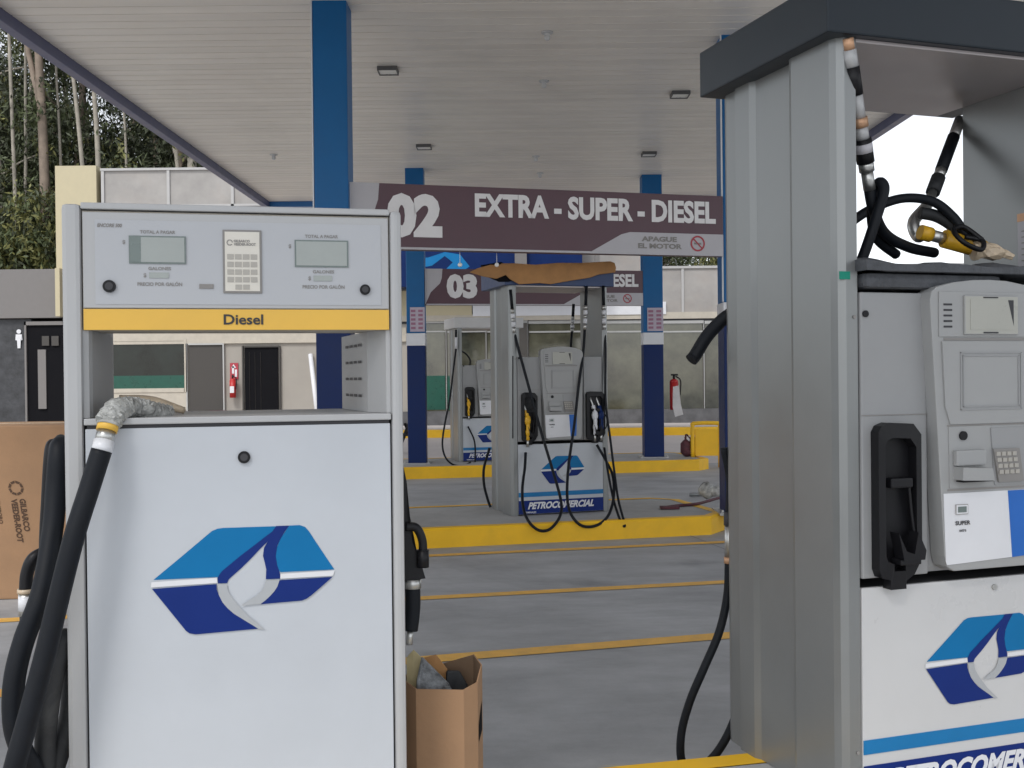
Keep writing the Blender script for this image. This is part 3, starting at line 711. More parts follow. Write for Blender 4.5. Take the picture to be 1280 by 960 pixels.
for c in range(2): b.box(.439+c*.0205, .456+c*.0205, y-.0066, y-.0053, 1.8435, 1.857, 2)
b.text('GILBARCO', .436, .478, 1.971, 1.978, y-.0062, .04, mi=0); b.text('VEEDER-ROOT', .436, .494, 1.962, 1.9695, y-.0062, .04, mi=0)
for k in range(10):
    a0, a1 = 2*math.pi*(k+.1)/11, 2*math.pi*(k+.9)/11
    b.face([(.4255+math.cos(q)*r_, y-.0062, 1.970+math.sin(q)*r_) for q, r_ in ((a0, .0085), (a1, .0085), (a1, .0055), (a0, .0055))], 0)
b.build('keypad', [M['ink_grey'], M['keypad_paper'], M['key']], hp, BZ)
def lock_(x, z, r, parent, yy):
    b = MB(); b.tube([(x, yy, z), (x, yy-.008, z)], r, 20, smooth=False); b.tube([(x, yy-.008, z), (x, yy-.011, z)], r*.62, 16, mi=1, smooth=False)
    b.build('lock', [M['black_plastic'], M['joint_dark']], parent, BZ)
lock_(.117, 1.85, .0165, hp, y); lock_(.787, 1.846, .0145, hp, y)
# lower cabinet
b = MB(); b.box(.049, .855, .006, LD-.02, BZ, 1.470); b.build('lower_body', M['joint_dark'], left, BZ)
b = MB(); b.box(.0515, .8525, -.005, .0055, BZ+.01, 1.474, bev=.002); lp = b.build('lower_panel', M['panel_white'], left, BZ)
b = MB(); b.box(.049, .855, -.011, LD-.01, 1.484, 1.502, bev=.003); b.box(.055, .85, .0, LD-.02, 1.471, 1.4835, 1); b.build('ledge', [M['frame_silver'], M['joint_dark']], left, BZ)
b = MB(); logo(b, .214, 1.075, -.0062, (0, 1, 2, 3)); b.build('emblem', [M['logo_light'], M['logo_navy'], M['logo_grey'], M['white_paint']], lp, BZ, fixn=False)
lock_(.456, 1.390, .0165, lp, -.005)
# inner walls of the opening
lx = on_plane(128, 470, Ml, .50).x; rx = on_plane(428, 470, Ml, .50).x
b = MB(); b.prism([(.0475, .0), (.062, .004), (.068, .02), (.074, .30), (lx, .50), (lx, .52), (.0475, .52)], 1.503, 1.7345, 'z', smooth=False); b.build('inner_wall', M['cabinet_grey'], left, BZ)
b = MB(); b.prism([(.8565, .01), (.8565, .52), (rx, .52), (rx, .50), (.80, .10), (.845, .012)], 1.503, 1.7345, 'z'); rw = b.build('inner_wall', M['frame_silver'], left, BZ)
b = MB(); A = Vector((.80, .10, 0)); Cc = Vector((rx, .50, 0)); dd = Cc-A; nrm = Vector((-dd.y, dd.x, 0)).normalized()
if nrm.x > 0: nrm = -nrm
for r in range(4):
    for c in range(4):
        f0 = .20+c*.17; f1 = f0+.12; z = 1.545+r*.050
        p, q = A.lerp(Cc, f0)+nrm*.002, A.lerp(Cc, f1)+nrm*.002
        b.face([(p.x, p.y, z), (q.x, q.y, z), (q.x, q.y, z+.008), (p.x, p.y, z+.008)])
b.build('vent_slots', M['ink'], rw, BZ)

# wrapped nozzle on the ledge, its fitting and thick hoses
def zl(px, py, yl): return on_plane(px, py, Ml, yl)
b = MB()
path = [zl(133, 530, -.03), zl(146, 514, -.01), zl(166, 509, .03), zl(192, 514, .08), zl(212, 517, .11)]
b.tube(path, (.034, .022), 20, n=14)
b.sphere(zl(170, 513, .05), .036, (1.5, 1, .55)); b.sphere(zl(148, 512, .0), .036, (1, 1, .9)); b.sphere(zl(196, 516, .09), .024, (1.5, 1, .7))
for v in b.bm.verts: v.co += Vector((random.uniform(-1, 1), random.uniform(-1, 1), random.uniform(-1, 1)))*.0032
for f in b.bm.faces: f.smooth = random.random() < .35
wn = b.build('wrapped_nozzle', M['plastic_wrap'], left)
b = MB(); b.tube([zl(150, 505, .16), zl(190, 503, .18), zl(230, 513, .22)], (.026, .010), 10); b.build('spout', M['tape'], wn)
fittings(left, ((136, 528, -.045), (126, 568, -.075)), [(0, .28, .027, 'yellow_band'), (.0, .10, .029, 'plastic_wrap'), (.28, .62, .0235, 'silver'), (.58, 1.0, .026, 'white_paint')], 'hose_coupling')
hose(left, [(127, 563, -.075), (112, 610, -.09), (93, 670, -.11), (74, 745, -.12), (56, 820, -.13), (36, 895, -.14), (18, 960, -.15), (5, 1020, -.15)], .0265, seg=16)
hose(left, [(84, 600, .20), (80, 568, .15), (76, 557, .09), (73, 572, .06), (70, 610, .05), (66, 660, .02), (52, 740, -.04), (30, 800, -.06), (18, 850, -.07), (17, 900, -.07), (26, 935, -.06), (42, 965, -.04), (60, 1010, -.0)], .027, m='rubber', seg=16)
hose(left, [(82, 590, .22), (79, 560, .18), (75, 553, .12), (72, 600, .08), (71, 640, .06), (68, 690, .04), (60, 740, .0)], .017, m='rubber_dusty', seg=14)
hose(left, [(60, 1010, .0), (56, 950, .0), (60, 890, -.0), (70, 830, .01), (80, 798, .03), (90, 830, .06), (88, 890, .05), (76, 935, .04), (60, 985, .02)], .027, m='rubber_dusty', seg=16)
hose(left, [(82, 690, .12), (60, 690, .12), (42, 698, .10), (34, 716, .10), (32, 738, .10)], .017, 'elbow', 'black_plastic')
fittings(left, ((32, 736, .10), (32, 790, .10)), [(0, .10, .021, 'tape'), (.10, .62, .018, 'silver'), (.16, .5, .0185, 'white_paint'), (.62, 1, .015, 'joint_dark')], 'hose_coupling')
hose(left, [(78, 580, .26), (70, 560, .24), (64, 562, .20), (60, 620, .20), (57, 690, .20), (60, 745, .20)], .018, m='black_plastic')
b = MB()
for q in ((70, 780, .15), (75, 740, .15)): pass
# right-hand holster with its nozzle
p = zl(505, 676, .20); b = MB()
X = .8895
def sx(px): return zl(px, 680, .15).x
b.prism([(X, 1.355), (X+.012, 1.34), (X+.02, 1.30), (X+.02, 1.20), (X+.035, 1.12), (X+.062, 1.05), (X+.072, 1.015), (X, 1.010)], .10, .20, 'y')
hl = b.build('side_holster', M['black_plastic'], left, BZ)
b = MB(); b.tube([(X+.015, .09, 1.17), (X+.045, .09, 1.165), (X+.062, .09, 1.13), (X+.064, .09, 1.085)], .013, 10); b.tube([(X+.064, .09, 1.10), (X+.063, .09, 1.05)], .018, 12, smooth=False)
b.build('nozzle', M['black_plastic'], left, BZ)
b = MB(); b.tube([(X+.036, .12, 1.012), (X+.036, .12, .985)], .026, 14, smooth=False); b.build('hose_coupling', M['silver'], left, BZ)
b = MB(); b.tube([(X+.036, .12, .995), (X+.036, .12, .93), (X+.028, .12, .862)], .0225, 14); b.build('hose', M['rubber'], left, BZ)
b = MB(); b.tube([(X+.028, .12, .864), (X+.024, .12, .82)], .010, 10, smooth=False); b.tube([(X+.033, .13, .864), (X+.03, .13, .83)], .005, 8, smooth=False); b.build('hose_end', M['silver'], left, BZ)

# ------------------------------------------------------------------ cartons
def slab(b, pts, th, mi=0):
    a, c, d = [Vector(p) for p in pts[:3]]; nn = (c-a).cross(d-a).normalized()*th/2
    A = [b.bm.verts.new(Vector(p)-nn) for p in pts]; B = [b.bm.verts.new(Vector(p)+nn) for p in pts]
    k = len(pts); fs = [b.bm.faces.new(A), b.bm.faces.new(B[::-1])]+[b.bm.faces.new((A[i], B[i], B[(i+1) % k], A[(i+1) % k])) for i in range(k)]
    for f in fs: f.material_index = mi
ZB = 3.18
t = thing('open_carton', 'tall open brown carton stuffed with packing, standing beside the Diesel pump', 'carton', (-.195, ZB+.1, BZ), 0)
rim = [(-.150, -.02), (-.105, -.085), (.040, -.100), (.080, -.055), (.092, .03), (.065, .10), (-.08, .12), (-.148, .06)]
tops = [.485, .475, .475, .485, .515, .53, .485, .48]
b = MB(); nn = len(rim); th = .004
for i in range(nn):
    j = (i+1) % nn
    a, c = Vector((*rim[i], 0)), Vector((*rim[j], 0)); n2 = Vector((-(c-a).y, (c-a).x, 0)).normalized()*th
    v = [(a.x, a.y, 0), (c.x, c.y, 0), (c.x, c.y, tops[j]), (a.x, a.y, tops[i]), (a.x+n2.x, a.y+n2.y, 0), (c.x+n2.x, c.y+n2.y, 0), (c.x+n2.x, c.y+n2.y, tops[j]), (a.x+n2.x, a.y+n2.y, tops[i])]
    V = [b.bm.verts.new(q) for q in v]
    for q, mi in (((0, 1, 2, 3), 0), ((4, 7, 6, 5), 1), ((3, 2, 6, 7), 0)): f = b.bm.faces.new([V[k] for k in q]); f.material_index = mi
b.face([(*r, .004) for r in rim])
b.build('carton_body', [M['cardboard'], M['cardboard_in']], t, fixn=False)
b = MB(); b.box(.100, .121, -.045, .0, .30, .36); b.face([(.1135, -.028, .30), (.1185, -.003, .30), (.1185, -.003, .37), (.1135, -.028, .39)], 0)
b.bm.clear(); b.face([(.0832, -.045, .30), (.0910, .010, .32), (.0910, .010, .41), (.0832, -.045, .35)]); b.build('hand_hole', M['dark_int'], t)
def pack(name, pts, th, m, label, cat='packing foam'):
    b = MB(); slab(b, pts, th); o = b.build(name, M[m]); tag(o, label, cat)
    md = o.modifiers.new('round', 'BEVEL'); md.width = th*.3; md.segments = 2
    return o
ax = lambda px, py, Y: tuple(at(px, py, Y))
pack('foam_block', [ax(518, 905, 3.23), ax(564, 905, 3.23), ax(565, 862, 3.25), ax(561, 854, 3.25), ax(527, 820, 3.28), ax(521, 850, 3.26)], .02, 'foam', 'mottled grey foam slab leaning out of the open carton')
pack('yellow_sheet', [ax(509, 890, 3.27), ax(530, 905, 3.27), ax(534, 828, 3.30), ax(517, 812, 3.31), ax(508, 822, 3.31)], .004, 'paper_yellow', 'pale yellow plastic sheet between Diesel pump and grey foam slab', 'plastic sheet')
pack('rubber_part', [ax(556, 900, 3.29), ax(586, 900, 3.31), ax(584, 855, 3.33), ax(574, 838, 3.33), ax(558, 838, 3.31)], .02, 'rubber_dusty', 'dark grey curved part standing in the open carton behind the foam', 'packed part')
pack('cardboard_scrap', [ax(536, 870, 3.33), ax(562, 870, 3.33), ax(559, 836, 3.34), ax(545, 818, 3.34), ax(530, 822, 3.34)], .004, 'cardboard_orange', 'crumpled brown cardboard scrap poking up at the back of the open carton', 'cardboard')

t = thing('shipping_carton', 'large closed brown shipping carton with dark printing behind the Diesel pump hoses', 'carton', (-4.25, 7.75, 0), R_(4))
b = MB(); b.box(-1.0, 1.02, 0, .8, 0.002, 1.28, bev=.012); b.build('carton_body', M['cardboard'], t)
b = MB()
Mc = in_frame(t); q = [on_plane(px_, py_, Mc, 0) for px_, py_ in ((13, 600), (27, 620), (16, 624), (34, 676))]
cx, cz = (q[0].x+q[1].x)/2, (q[0].z+q[1].z)/2; rr = .055
for k in range(8):
    a0, a1 = 2*math.pi*(k+.08)/8, 2*math.pi*(k+.92)/8
    b.face([(cx+math.cos(qq)*r_, -.003, cz+math.sin(qq)*r_) for qq, r_ in ((a0, rr), (a1, rr), (a1, rr*.68), (a0, rr*.68))])
b.text('GILBARCO', cx+.01, cx+.055, cz-.32, cz-.08, -.003, .04, rot=True)
b.text('VEEDER-ROOT', cx-.05, cx-.005, cz-.40, cz-.08, -.003, .04, rot=True)
b.text('GREENSBORO', cx-.16, cx-.13, cz-.26, cz-.02, -.003, .02, rot=True); b.text('NORTH CAROLINA', cx-.205, cx-.175, cz-.34, cz-.04, -.003, .02, rot=True)
b.bm.verts.ensure_lookup_table()
for v in b.bm.verts: v.co.x += (cz-v.co.z)*.14
b.build('lettering', M['carton_ink'], t)
b = MB(); b.box(-.05, .0, -.003, -.0008, .02, 1.26); b.bm.clear()
b.box(-1.0, 1.02, .36, .42, 1.281, 1.284); b.build('packing_tape', M['tape'], t)

# ------------------------------------------------------------------ clutter on the far island
def B(px, py, Y=26.): p = at(px, py, Y); return p.x, p.z
# yellow tubular guard at island end
g0 = at(893, 590, 18.3); t = thing('bollard_guard', 'yellow steel hoop guard at the right end of the far island', 'guard rail', (g0.x, g0.y, .0))
xl, xr = at(866, 560, 18.3).x-g0.x, at(900, 560, 18.3).x-g0.x
b = MB(); b.tube([(xl, 0, .18), (xl, 0, .70), (xl+.03, 0, .76), (xr-.03, 0, .76), (xr, 0, .70), (xr, 0, .0)], .035, 12, n=4); b.build('hoop', M['yellow_kerb'], t)
b = MB(); b.box(xl+.04, xr-.03, -.012, .012, .2, .66, bev=.004); b.build('plate', M['yellow_kerb'], t)
p0 = at(858, 569, 18.4)
b = MB(); b.sphere((0, 0, .14), .14, (.8, .7, 1.15)); b.sphere((.16, .03, .17), .13, (.85, .7, 1.35)); b.sphere((.08, -.02, .08), .13, (1.4, .7, .6)); b.tube([(-.02, 0, .28), (.0, -.02, .38), (.08, 0, .30)], .012, 8)
for v in b.bm.verts: v.co += Vector((random.uniform(-1, 1), random.uniform(-1, 1), random.uniform(-1, 1)))*.012
o = b.build('backpack', M['bag_dark']); o.location = (p0.x, p0.y, .185); tag(o, 'dark red bag left on the far island beside the yellow guard', 'bag')
p0 = at(842, 490, 18.4)
t = thing('fire_extinguisher', 'red fire extinguisher draped with a white rag on the far right blue pillar', 'extinguisher', (p0.x+.0, 18.35, 1.0))
b = MB(); b.tube([(0, 0, .0), (0, 0, .48)], .075, 16, smooth=False); b.sphere((0, 0, .48), .075, (1, 1, .8)); b.build('cylinder', M['red'], t)
b = MB(); b.tube([(0, 0, .52), (0, 0, .60)], .022, 10, smooth=False); b.box(-.05, .07, -.02, .02, .59, .62); b.tube([(.03, 0, .58), (.11, -.02, .5), (.10, -.03, .25)], .012, 8); b.build('valve', M['black_plastic'], t)
b = MB(); slab(b, [(-.03, -.085, .40), (.07, -.088, .42), (.10, -.09, .10), (.14, -.10, -.08), (.0, -.10, -.12), (-.04, -.09, .05)], .012); b.build('rag', M['cloth'], t)
# rods, bag and cord lying behind the middle island
b = MB(); a, c = at(862, 602, 13.9), at(905, 606, 13.7); a.z = .03; c.z = .05; b.tube([a, c], .025, 8, smooth=False); tag(b.build('metal_bar', M['column_grey']), 'straight grey bar lying on the concrete near the front right pillar', 'bar')
b = MB(); P = []
for px_, py_, z in ((832, 634, .2), (848, 632, .2), (870, 630, .2), (886, 626, .2), (900, 622, .2)):
    d = ray(px_, py_); P.append(CO+d*((z-1.6)/d.z))
b.tube(P, .016, 8); o = b.build('cord', M['bag_dark']); tag(o, 'thin dark reddish cord trailing along the island top towards the front right pillar', 'cord')
P2 = P[-1]; b = MB(); b.sphere((P2.x-.12, P2.y+.15, .27), .09, (1.1, .8, 1.1)); b.sphere((P2.x-.02, P2.y+.13, .26), .08, (1.2, .8, .8))
for v in b.bm.verts: v.co += Vector((random.uniform(-1, 1), random.uniform(-1, 1), random.uniform(-1, 1)))*.012
tag(b.build('plastic_bag', M['plastic_wrap']), 'crumpled whitish plastic bag at the foot of the front right pillar', 'plastic bag')
b = MB(); p0 = at(837, 636, 11.2); b.box(p0.x-.10, p0.x+.10, p0.y-.05, p0.y+.05, .186, .215, bev=.006); tag(b.build('wood_scrap', M['bag_dark']), 'small flat dark scrap on the middle island right of its pump', 'scrap')
# clutter at the far left: chair-like dark item in front of pillar
p0 = at(507, 560, 21.0); b = MB()
b.tube([(p0.x-.15, 21, .15), (p0.x+.1, 21, .75)], .035, 8, smooth=False); b.tube([(p0.x+.2, 21.1, .15), (p0.x-.02, 21.1, .7)], .03, 8, smooth=False); b.box(p0.x-.2, p0.x+.25, 20.9, 21.2, .45, .5, bev=.01); b.box(p0.x-.2, p0.x-.15, 20.9, 21.2, .5, .95, bev=.01)
tag(b.build('folding_chair', M['black_plastic']), 'dark folding chair on the bright apron left of the far left pillar', 'chair')

# ------------------------------------------------------------------ shop building (facade in the plane Y = 26)
FY = 26.0
shop = thing('shop_building', 'long low station shop with pale walls, slate end and glazed front', 'building', (0, FY, .44))
ZF = .44
def fbox(name, m, px0, py0, px1, py1, d0, d1, parent=shop, bev=0, label=None):
    xa, z1 = B(px0, py0); xb, z0 = B(px1, py1)
    b = MB(); b.box(xa, xb, d0, d1, z0, z1, bev=bev); return b.build(name, M[m] if isinstance(m, str) else m, parent, ZF, label=label)
# masses
xa, zt = B(-420, 337); xb, _ = B(77, 400); zgf = B(0, 400)[1]
b = MB(); b.box(-22, B(77, 0)[0], -.02, 7, B(0, 398)[1], B(0, 337)[1], bev=.01); b.build('grey_parapet', M['parapet_grey'], shop, ZF)
b = MB(); b.box(-22, B(31, 0)[0], .10, 7, ZF, B(0, 399)[1]-.002); b.build('slate_wall', M['slate'], shop, ZF)
b = MB(); b.box(B(31, 0)[0]+.002, B(84, 0)[0], .9, 7, ZF, B(0, 399)[1]-.002); b.build('restroom_recess', M['dark_int'], shop, ZF)
fr = fbox('restroom_door_frame', 'dark_int', 32, 403, 84, 527, .05, .14)
fr2 = MB()
for (a0, b0, a1, b1) in ((30, 402, 34, 529), (30, 402, 84, 406)):
    xx0, zz1 = B(a0, b0); xx1, zz0 = B(a1, b1); fr2.box(xx0, xx1, .0, .06, zz0, zz1)
fr2.build('frame', M['parapet_grey'], fr, ZF)
fbox('side_light', 'parapet_grey', 47, 437, 58, 511, .0, .045, fr)
fbox('door_leaf', 'dark_int', 58, 439, 82, 527, .02, .045, fr)
for a0 in (52, 64): fbox('transom_light', 'roller', a0, 420, a0+9, 432, .01, .045, fr)
fbox('threshold', 'apron', 31, 528, 84, 536, -.35, .08)
# white figure sign on the slate
t = thing('restroom_sign', 'small white standing figure symbol on the dark slate wall', 'sign', (B(16, 0)[0], FY+.08, B(16, 424)[1]))
b = MB(); b.tube([(0, -.01, .19), (0, .01, .19)], .055, 14, smooth=False)
b.prism([(-.075, .12), (.075, .12), (.085, -.02), (.045, -.03), (.035, -.22), (-.035, -.22), (-.045, -.03), (-.085, -.02)], -.01, .01, 'y'); b.build('figure', M['white_paint'], t)
# cream frame of the taller centre block
fbox('cream_pier', 'cream', 70, 208, 123, 336, -.06, 3.5)
fbox('cream_pier', 'cream', 74, 336.5, 80.5, 396, -.25, -.03)
# centre block upper wall in pale fibre panels
c0, c1 = B(123, 0)[0], B(395, 0)[0]; zt = B(123, 211)[1]; zb = B(123, 255)[1]-1.7
b = MB(); b.box(c0+.003, 3.4, .0, 6.5, B(0, 397)[1], zt-.06); b.build('upper_wall', M['fibre_panel'], shop, ZF)
b = MB(); b.box(c0+.003, 3.4, -.05, 6.5, zt-.058, zt)
for px_ in (124, 206, 286, 368, 450):
    x = B(px_, 0)[0]; b.box(x, x+.07, -.04, -.001, B(0, 397)[1], zt-.06)
x = B(124, 0)[0]; b.box(x, 3.4, -.04, -.001, zt-.95, zt-.90)
b.build('panel_joint', M['panel_joint'], shop, ZF)
# blue sign box with arrow shape
x0, x1 = B(437, 0)[0], B(722, 0)[0]; zz0, zz1 = B(500, 362)[1], B(500, 250)[1]
b = MB(); b.box(x0, x1, -.75, -.1, zz0, zz1, bev=.01); sg = b.build('blue_sign_box', M['navy'], shop, ZF)
sy = -.753
def SP(px, py): p = on_plane(px, py, Matrix.Translation((0, FY, 0)), sy); return (p.x, sy-.002, p.z)
b = MB(); b.face([SP(508, 338), SP(508, 322), SP(535, 322), SP(556, 315), SP(575, 318), SP(587, 333), SP(580, 338), SP(556, 338), SP(566, 328), SP(556, 320), SP(540, 332)])
b.build('arrow_mark', M['stripe_blue'], sg, ZF)
for a0, a1 in ((643, 658), (740, 746)): fbox('blue_post', 'parapet_grey', a0, 300, a1, 345, -.9, -.76, sg)
# lower wall, left glazed openings
b = MB(); b.box(B(84, 0)[0]+.002, B(508, 0)[0], .0, 6.5, ZF, B(0, 397)[1]-.003); b.build('wall', M['plaster'], shop, ZF)
fbox('lintel_band', 'cream_pale', 84, 414, 508, 427, -.06, -.002)
b = MB()
def win(px0, py0, px1, py1, glass, name='window', fm='cream_pale', fw=4):
    f = MB(); 
    for (a0, b0, a1, b1) in ((px0-fw, py0-fw*.5, px0, py1+fw), (px1, py0-fw*.5, px1+fw, py1+fw), (px0, py1, px1, py1+fw), (px0, py0-fw*.5, px1, py0)):
        xx0, zz1 = B(a0, b0); xx1, zz0 = B(a1, b1); f.box(xx0, xx1, -.07, -.002, zz0, zz1)
    o = f.build(name, M[fm], shop, ZF)
    fbox('pane', glass, px0, py0, px1, py1, -.03, -.003, o)
    return o
wn_ = win(138, 426, 231, 486, 'dark_glass'); fbox('green_strip', 'green_film', 138, 470, 231, 486, -.034, -.031, wn_)
b.bm.free()
fbox('window_skirt', 'cream_pale', 134, 491, 234, 512, -.05, -.002)
d1 = win(236, 431, 279, 533, 'roller', 'roller_door', 'alu', 3)
d2 = win(306, 434, 349, 533, 'dark_int', 'entrance_door', 'roller', 3)
for k in range(3): fbox('door_bar', 'roller', 312+k*7, 440, 313.3+k*7, 533, -.045, -.031, d2)
for k in range(4): fbox('stair_edge', 'dark_int', 332, 470+k*13, 348, 473+k*13, -.036, -.031, d2)
xx, z0_ = B(293, 497)
t = thing('fire_extinguisher', 'red extinguisher hung on the pale wall beside the dark entrance', 'extinguisher', (xx, FY-.14, z0_))
b = MB(); b.tube([(0, 0, 0), (0, 0, .42)], .075, 14, smooth=False); b.sphere((0, 0, .42), .075, (1, 1, .7)); b.build('cylinder', M['red'], t)
b = MB(); b.tube([(0, 0, .46), (0, 0, .56)], .02, 8, smooth=False); b.tube([(.0, 0, .54), (.09, -.01, .45), (.08, -.02, .2)], .012, 8); b.box(-.05, .05, -.085, -.076, .12, .28, 1); b.build('valve', [M['black_plastic'], M['white_paint']], t)
xx, z0_ = B(293, 468)
b = MB(); b.box(-.10, .10, -.02, 0, -.12, .28); b.box(-.05, .0, -.024, -.021, .02, .2, 1); b.prism([(-.07, .16), (-.01, .25), (.05, .16)], -.024, -.021, 'y', 1); b.box(.02, .07, -.024, -.021, -.06, .12, 1)
o = b.build('safety_sign', [M['sign_red'], M['white_paint']]); o.location = (xx, FY-.005, z0_); tag(o, 'red and white fire sign on the wall above the extinguisher by the entrance', 'sign')
b = MB(); a = at(388, 443, 25.93); c = at(398, 522, 25.3); c.z = .50; b.tube([a, c], .055, 10, smooth=False)
o = b.build('leaning_pipe', M['white_paint']); tag(o, 'white pipe leaning on the pale wall right of the dark entrance', 'pipe')
p0 = at(272, 515, 25.4); b = MB(); b.box(-.25, .25, -.1, .1, 0, .06, bev=.02); b.box(-.2, .22, -.02, .05, .06, .42, bev=.02); b.sphere((-.6, 0, .08), .13, (1.3, .8, .6))
o = b.build('debris_pile', M['bag_dark']); o.location = (p0.x, p0.y, .45); tag(o, 'dark reddish chair and rubble at the foot of the grey roller door', 'debris')
# right part: white parapet panels, cream band, shop glazing
zt, zb = B(830, 336)[1], B(830, 391)[1]
b = MB(); b.box(3.405, 12, -.02, 6, zb, zt); b.build('white_parapet', M['fibre_panel'], shop, ZF)
b = MB(); b.box(3.405, 12, -.06, 6, zt+.001, zt+.06); b.box(3.405, 12, -.06, -.021, zb-.04, zb)
for px_ in (848, 902, 960): x = B(px_, 0)[0]; b.box(x, x+.06, -.05, -.021, zb, zt)
b.build('panel_joint', M['panel_joint'], shop, ZF)
fbox('cream_band', 'cream', 486, 364, 590, 394, -.08, -.001)
fbox('white_band', 'white_paint', 591, 380, 832, 393, -.09, -.001)
fbox('cream_band', 'cream_pale', 500, 394, 930, 397.5, -.07, -.001)
fbox('shadow_joint', 'joint_dark', 500, 398, 930, 400.5, -.02, -.001)
b = MB(); b.box(B(508, 0)[0]+.002, 12, .05, 6, ZF, B(0, 401)[1]); b.build('rear_wall', M['plaster'], shop, ZF)
edges = [509, 558, 608, 660, 742, 815, 880, 948]
for i, (a0, a1) in enumerate(zip(edges, edges[1:])):
    o = fbox('window', 'alu', a0+.5, 401, a1-.5, 404, -.03, .04); 
    fbox('pane', 'shop_glass', a0+1, 404.3, a1-1, 514, .0, .03, o)
    fbox('mullion', 'alu', a1-1, 404.3, a1+1, 514, -.03, .045, o)
    if i < 2: fbox('green_strip', 'green_film', a0+1, 470, a1-1, 512, -.004, -.001, o)
    fbox('transom', 'alu', a0+1, 414, a1-1, 415.2, -.02, -.005, o)
fbox('stone_plinth', 'stone_base', 500, 514.5, 955, 531, -.3, -.04)
fbox('inner_frame', 'roller', 643, 404, 660, 514, -.10, -.04)

# ------------------------------------------------------------------ trees
import array
def leaves(name, mats, n, shape, size, seed, parent=None):
    rnd = random.Random(seed); V = []; F = []; MI = []
    for c in range(n):
        c0, rad, mi = shape(rnd)
        k = 14
        for _ in range(k):
            d = Vector((rnd.gauss(0, 1), rnd.gauss(0, 1), rnd.gauss(0, 1))); d.normalize(); p = c0+d*rad*rnd.random()**.4
            a = Vector((rnd.gauss(0, 1), rnd.gauss(0, 1), rnd.gauss(0, 1.6))).normalized()*size*rnd.uniform(.6, 1.3)
            bb = a.orthogonal().normalized(); bb = (Matrix.Rotation(rnd.uniform(0, 6.28), 3, a.normalized()) @ bb)*size*rnd.uniform(.22, .4)
            i0 = len(V); V += [p-a, p+bb, p+a, p-bb]; F.append((i0, i0+1, i0+2, i0+3)); MI.append(mi)
    me = bpy.data.meshes.new(name); me.from_pydata([tuple(v) for v in V], [], F)
    for m in mats: me.materials.append(m)
    me.polygons.foreach_set('material_index', MI)
    return me
def make_tree(seed, H, trunk_m):
    rnd = random.Random(seed)
    root = bpy.data.objects.new('eucalyptus_tree', None); col.objects.link(root)
    b = MB(); pts = [(0, 0, -.5)]
    x = y_ = 0
    for k in range(1, 7):
        x += rnd.uniform(-.25, .25); y_ += rnd.uniform(-.25, .25); pts.append((x, y_, H*k/6.5))
    b.tube(pts, (.24, .06), 9, n=5)
    br = []
    for k in range(12):
        f = rnd.uniform(.18, .92); i = min(int(f*6), 5); p = Vector(pts[i]).lerp(Vector(pts[i+1]), f*6-i)
        an = rnd.uniform(0, 6.28); L = rnd.uniform(1.2, 2.8)*(1.15-f*.5)
        q = p+Vector((math.cos(an)*L, math.sin(an)*L, L*rnd.uniform(.2, .7))); b.tube([p, p.lerp(q, .5)+Vector((0, 0, .1)), q], (.06, .02), 6, n=3); br.append((p, q))
    b.build('trunk', trunk_m, root)
    def shape(r):
        p, q = r.choice(br); c = p.lerp(q, r.uniform(.35, 1.15)); c = c+Vector((r.gauss(0, .65), r.gauss(0, .65), r.gauss(-.3, .9)))
        return c, r.uniform(.25, .6), 0 if r.random() < .55 else (1 if r.random() < .8 else 2)
    me = leaves('crown', [M['foliage_dark'], M['foliage'], M['foliage_light']], 900, shape, .12, seed)
    o = bpy.data.objects.new('crown', me); col.objects.link(o); o.parent = root
    return root
protos = [make_tree(5, 17, M['bark']), make_tree(6, 19, M['bark_pale']), make_tree(7, 15, M['bark_pale']), make_tree(8, 18, M['bark'])]
def dup(root, loc, rz, s):
    r = root.copy(); col.objects.link(r); r.location = loc; r.rotation_euler = (0, 0, rz); r.scale = (s, s, s)
    for ch in root.children:
        c = ch.copy(); col.objects.link(c); c.parent = r
    return r
spots = []
rnd = random.Random(3)
for row, (Yr, n_, xa_, xb_) in enumerate(((35.5, 11, -22, 3), (39, 12, -25, 9.5), (43.5, 14, -27, 10), (49, 13, -29, 11))):
    for k in range(n_): spots.append((xa_+(xb_-xa_)*(k+.5)/n_+rnd.uniform(-.7, .7), Yr+rnd.uniform(-1, 1), rnd.uniform(.85, 1.12)))
kinds = ['brown-barked', 'pale-barked', 'shorter pale-barked', 'tall brown-barked']
for i, (x, y, s) in enumerate(spots):
    k = i % 4
    if x > 3: s *= .62
    if i < 4: r = protos[i]; r.location = (x, y, .3); r.scale = (s, s, s)
    else: r = dup(protos[k], (x, y, .3), rnd.uniform(0, 6.28), s)
    zone = 'behind the left grey parapet' if x < -11 else ('behind the taller panelled block' if x < 2 else 'behind the white parapet on the right')
    tag(r, '%s eucalyptus in the wood %s' % (kinds[k], zone), 'tree', 'eucalyptus trees behind the shop: %s, %s' % (kinds[k], zone))
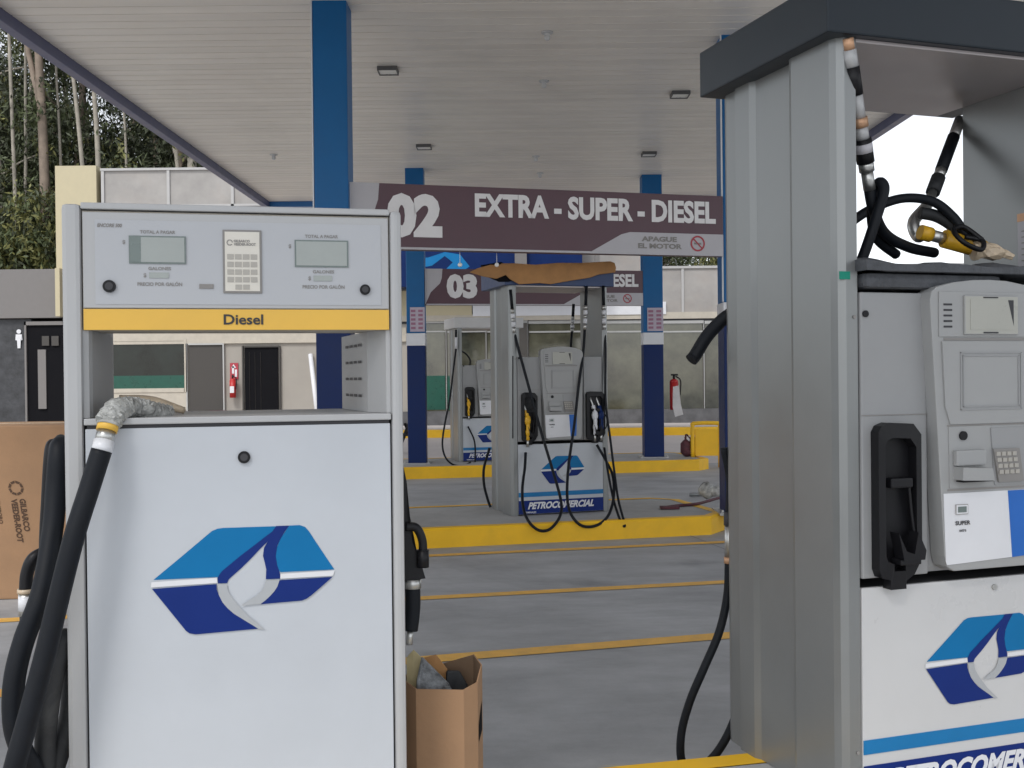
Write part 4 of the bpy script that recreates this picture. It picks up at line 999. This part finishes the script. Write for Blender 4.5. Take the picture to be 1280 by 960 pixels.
# thin pale trunks that stand out in front of the wood
for i, (px0, py0, px1, py1, Y_, rr, lb) in enumerate(((48, 60, 53, 200, 34.2, .16, 'thick forked reddish'), (89, 70, 101, 206, 34.0, .075, 'slim leaning pale'), (117, 100, 121, 206, 34.0, .09, 'straight pale'), (217, 180, 220, 209, 34.0, .07, 'short slim pale'), (239, 185, 238, 209, 34.0, .16, 'stout pale'), (12, 60, 20, 330, 34.3, .07, 'slender grey'), (32, 70, 30, 250, 34.9, .06, 'thin whitish crooked'), (70, 80, 74, 205, 34.8, .05, 'very thin pale'), (154, 120, 156, 206, 34.5, .045, 'very thin pale'))):
    a = at(px0, py0, Y_); c = at(px1, py1, Y_); d = (a-c).normalized(); top = a+d*(5 if i else 4); bot = c-d*((c.z-.2)/d.z)
    root = thing('bare_tree', '%s trunk standing in front of the dark wood, %s' % (lb, ('left of the cream pier' if px0 < 80 else 'above the panelled parapet')), 'tree', bot, group=None)
    b = MB(); b.tube([Vector((0, 0, 0)), (c-bot)+Vector((.05, 0, 0)), (a-bot), (top-bot)], (rr*1.1, rr*.6), 9, n=5)
    if i == 0: b.tube([c-bot+Vector((0, 0, 1.5)), a-bot+Vector((-.35, 0, 0)), a-bot+Vector((-.9, 0, 3))], (.11, .06), 8, n=4)
    b.build('trunk', M['bark'] if i == 0 else M['bark_pale'], root)
    tp = top-bot
    me = leaves('crown', [M['foliage_dark'], M['foliage']], 160, lambda r: (tp+Vector((r.gauss(0, .9), r.gauss(0, .9), r.gauss(0, 1.2))), .4, r.randint(0, 1)), .15, 50+i)
    o = bpy.data.objects.new('crown', me); col.objects.link(o); o.parent = root
# yellow-green shrubs above the grey parapet
def bush(seed, H, R2):
    def shape(r):
        z = r.random()**.7; an = r.uniform(0, 6.28); q = math.sqrt(r.random())*R2*(1.05-z*.6)
        return Vector((math.cos(an)*q, math.sin(an)*q, z*H)), r.uniform(.2, .4), 2 if r.random() < .5 else (1 if r.random() < .7 else 0)
    return leaves('shrub', [M['foliage_dark'], M['foliage'], M['foliage_light']], 420, shape, .095, seed)
bm_ = [bush(30, 5.5, 1.5), bush(31, 4.2, 1.6)]
for i, (x, y, s) in enumerate(((-14.9, 33.6, 1.3), (-16.3, 33.7, 1.45), (-17.6, 34.3, 1.05), (-13.0, 34.2, 1.0), (-20.0, 34.0, 1.1), (4.5, 34, .85), (6.6, 34.2, .9), (8.6, 34, .82), (2.0, 34.2, .9), (10.0, 34.3, .8))):
    o = bpy.data.objects.new('leafy_shrub', bm_[i % 2]); col.objects.link(o); o.location = (x, y, .3); o.scale = (s, s, s); o.rotation_euler = (0, 0, i*1.3)
    z_ = 'left grey parapet' if x < 0 else 'white parapet on the right'
    tag(o, '%s yellow-green shrub rising behind the %s' % ('tall' if i % 2 == 0 else 'rounded', z_), 'shrub', '%s shrubs behind the %s' % ('tall' if i % 2 == 0 else 'rounded', z_))
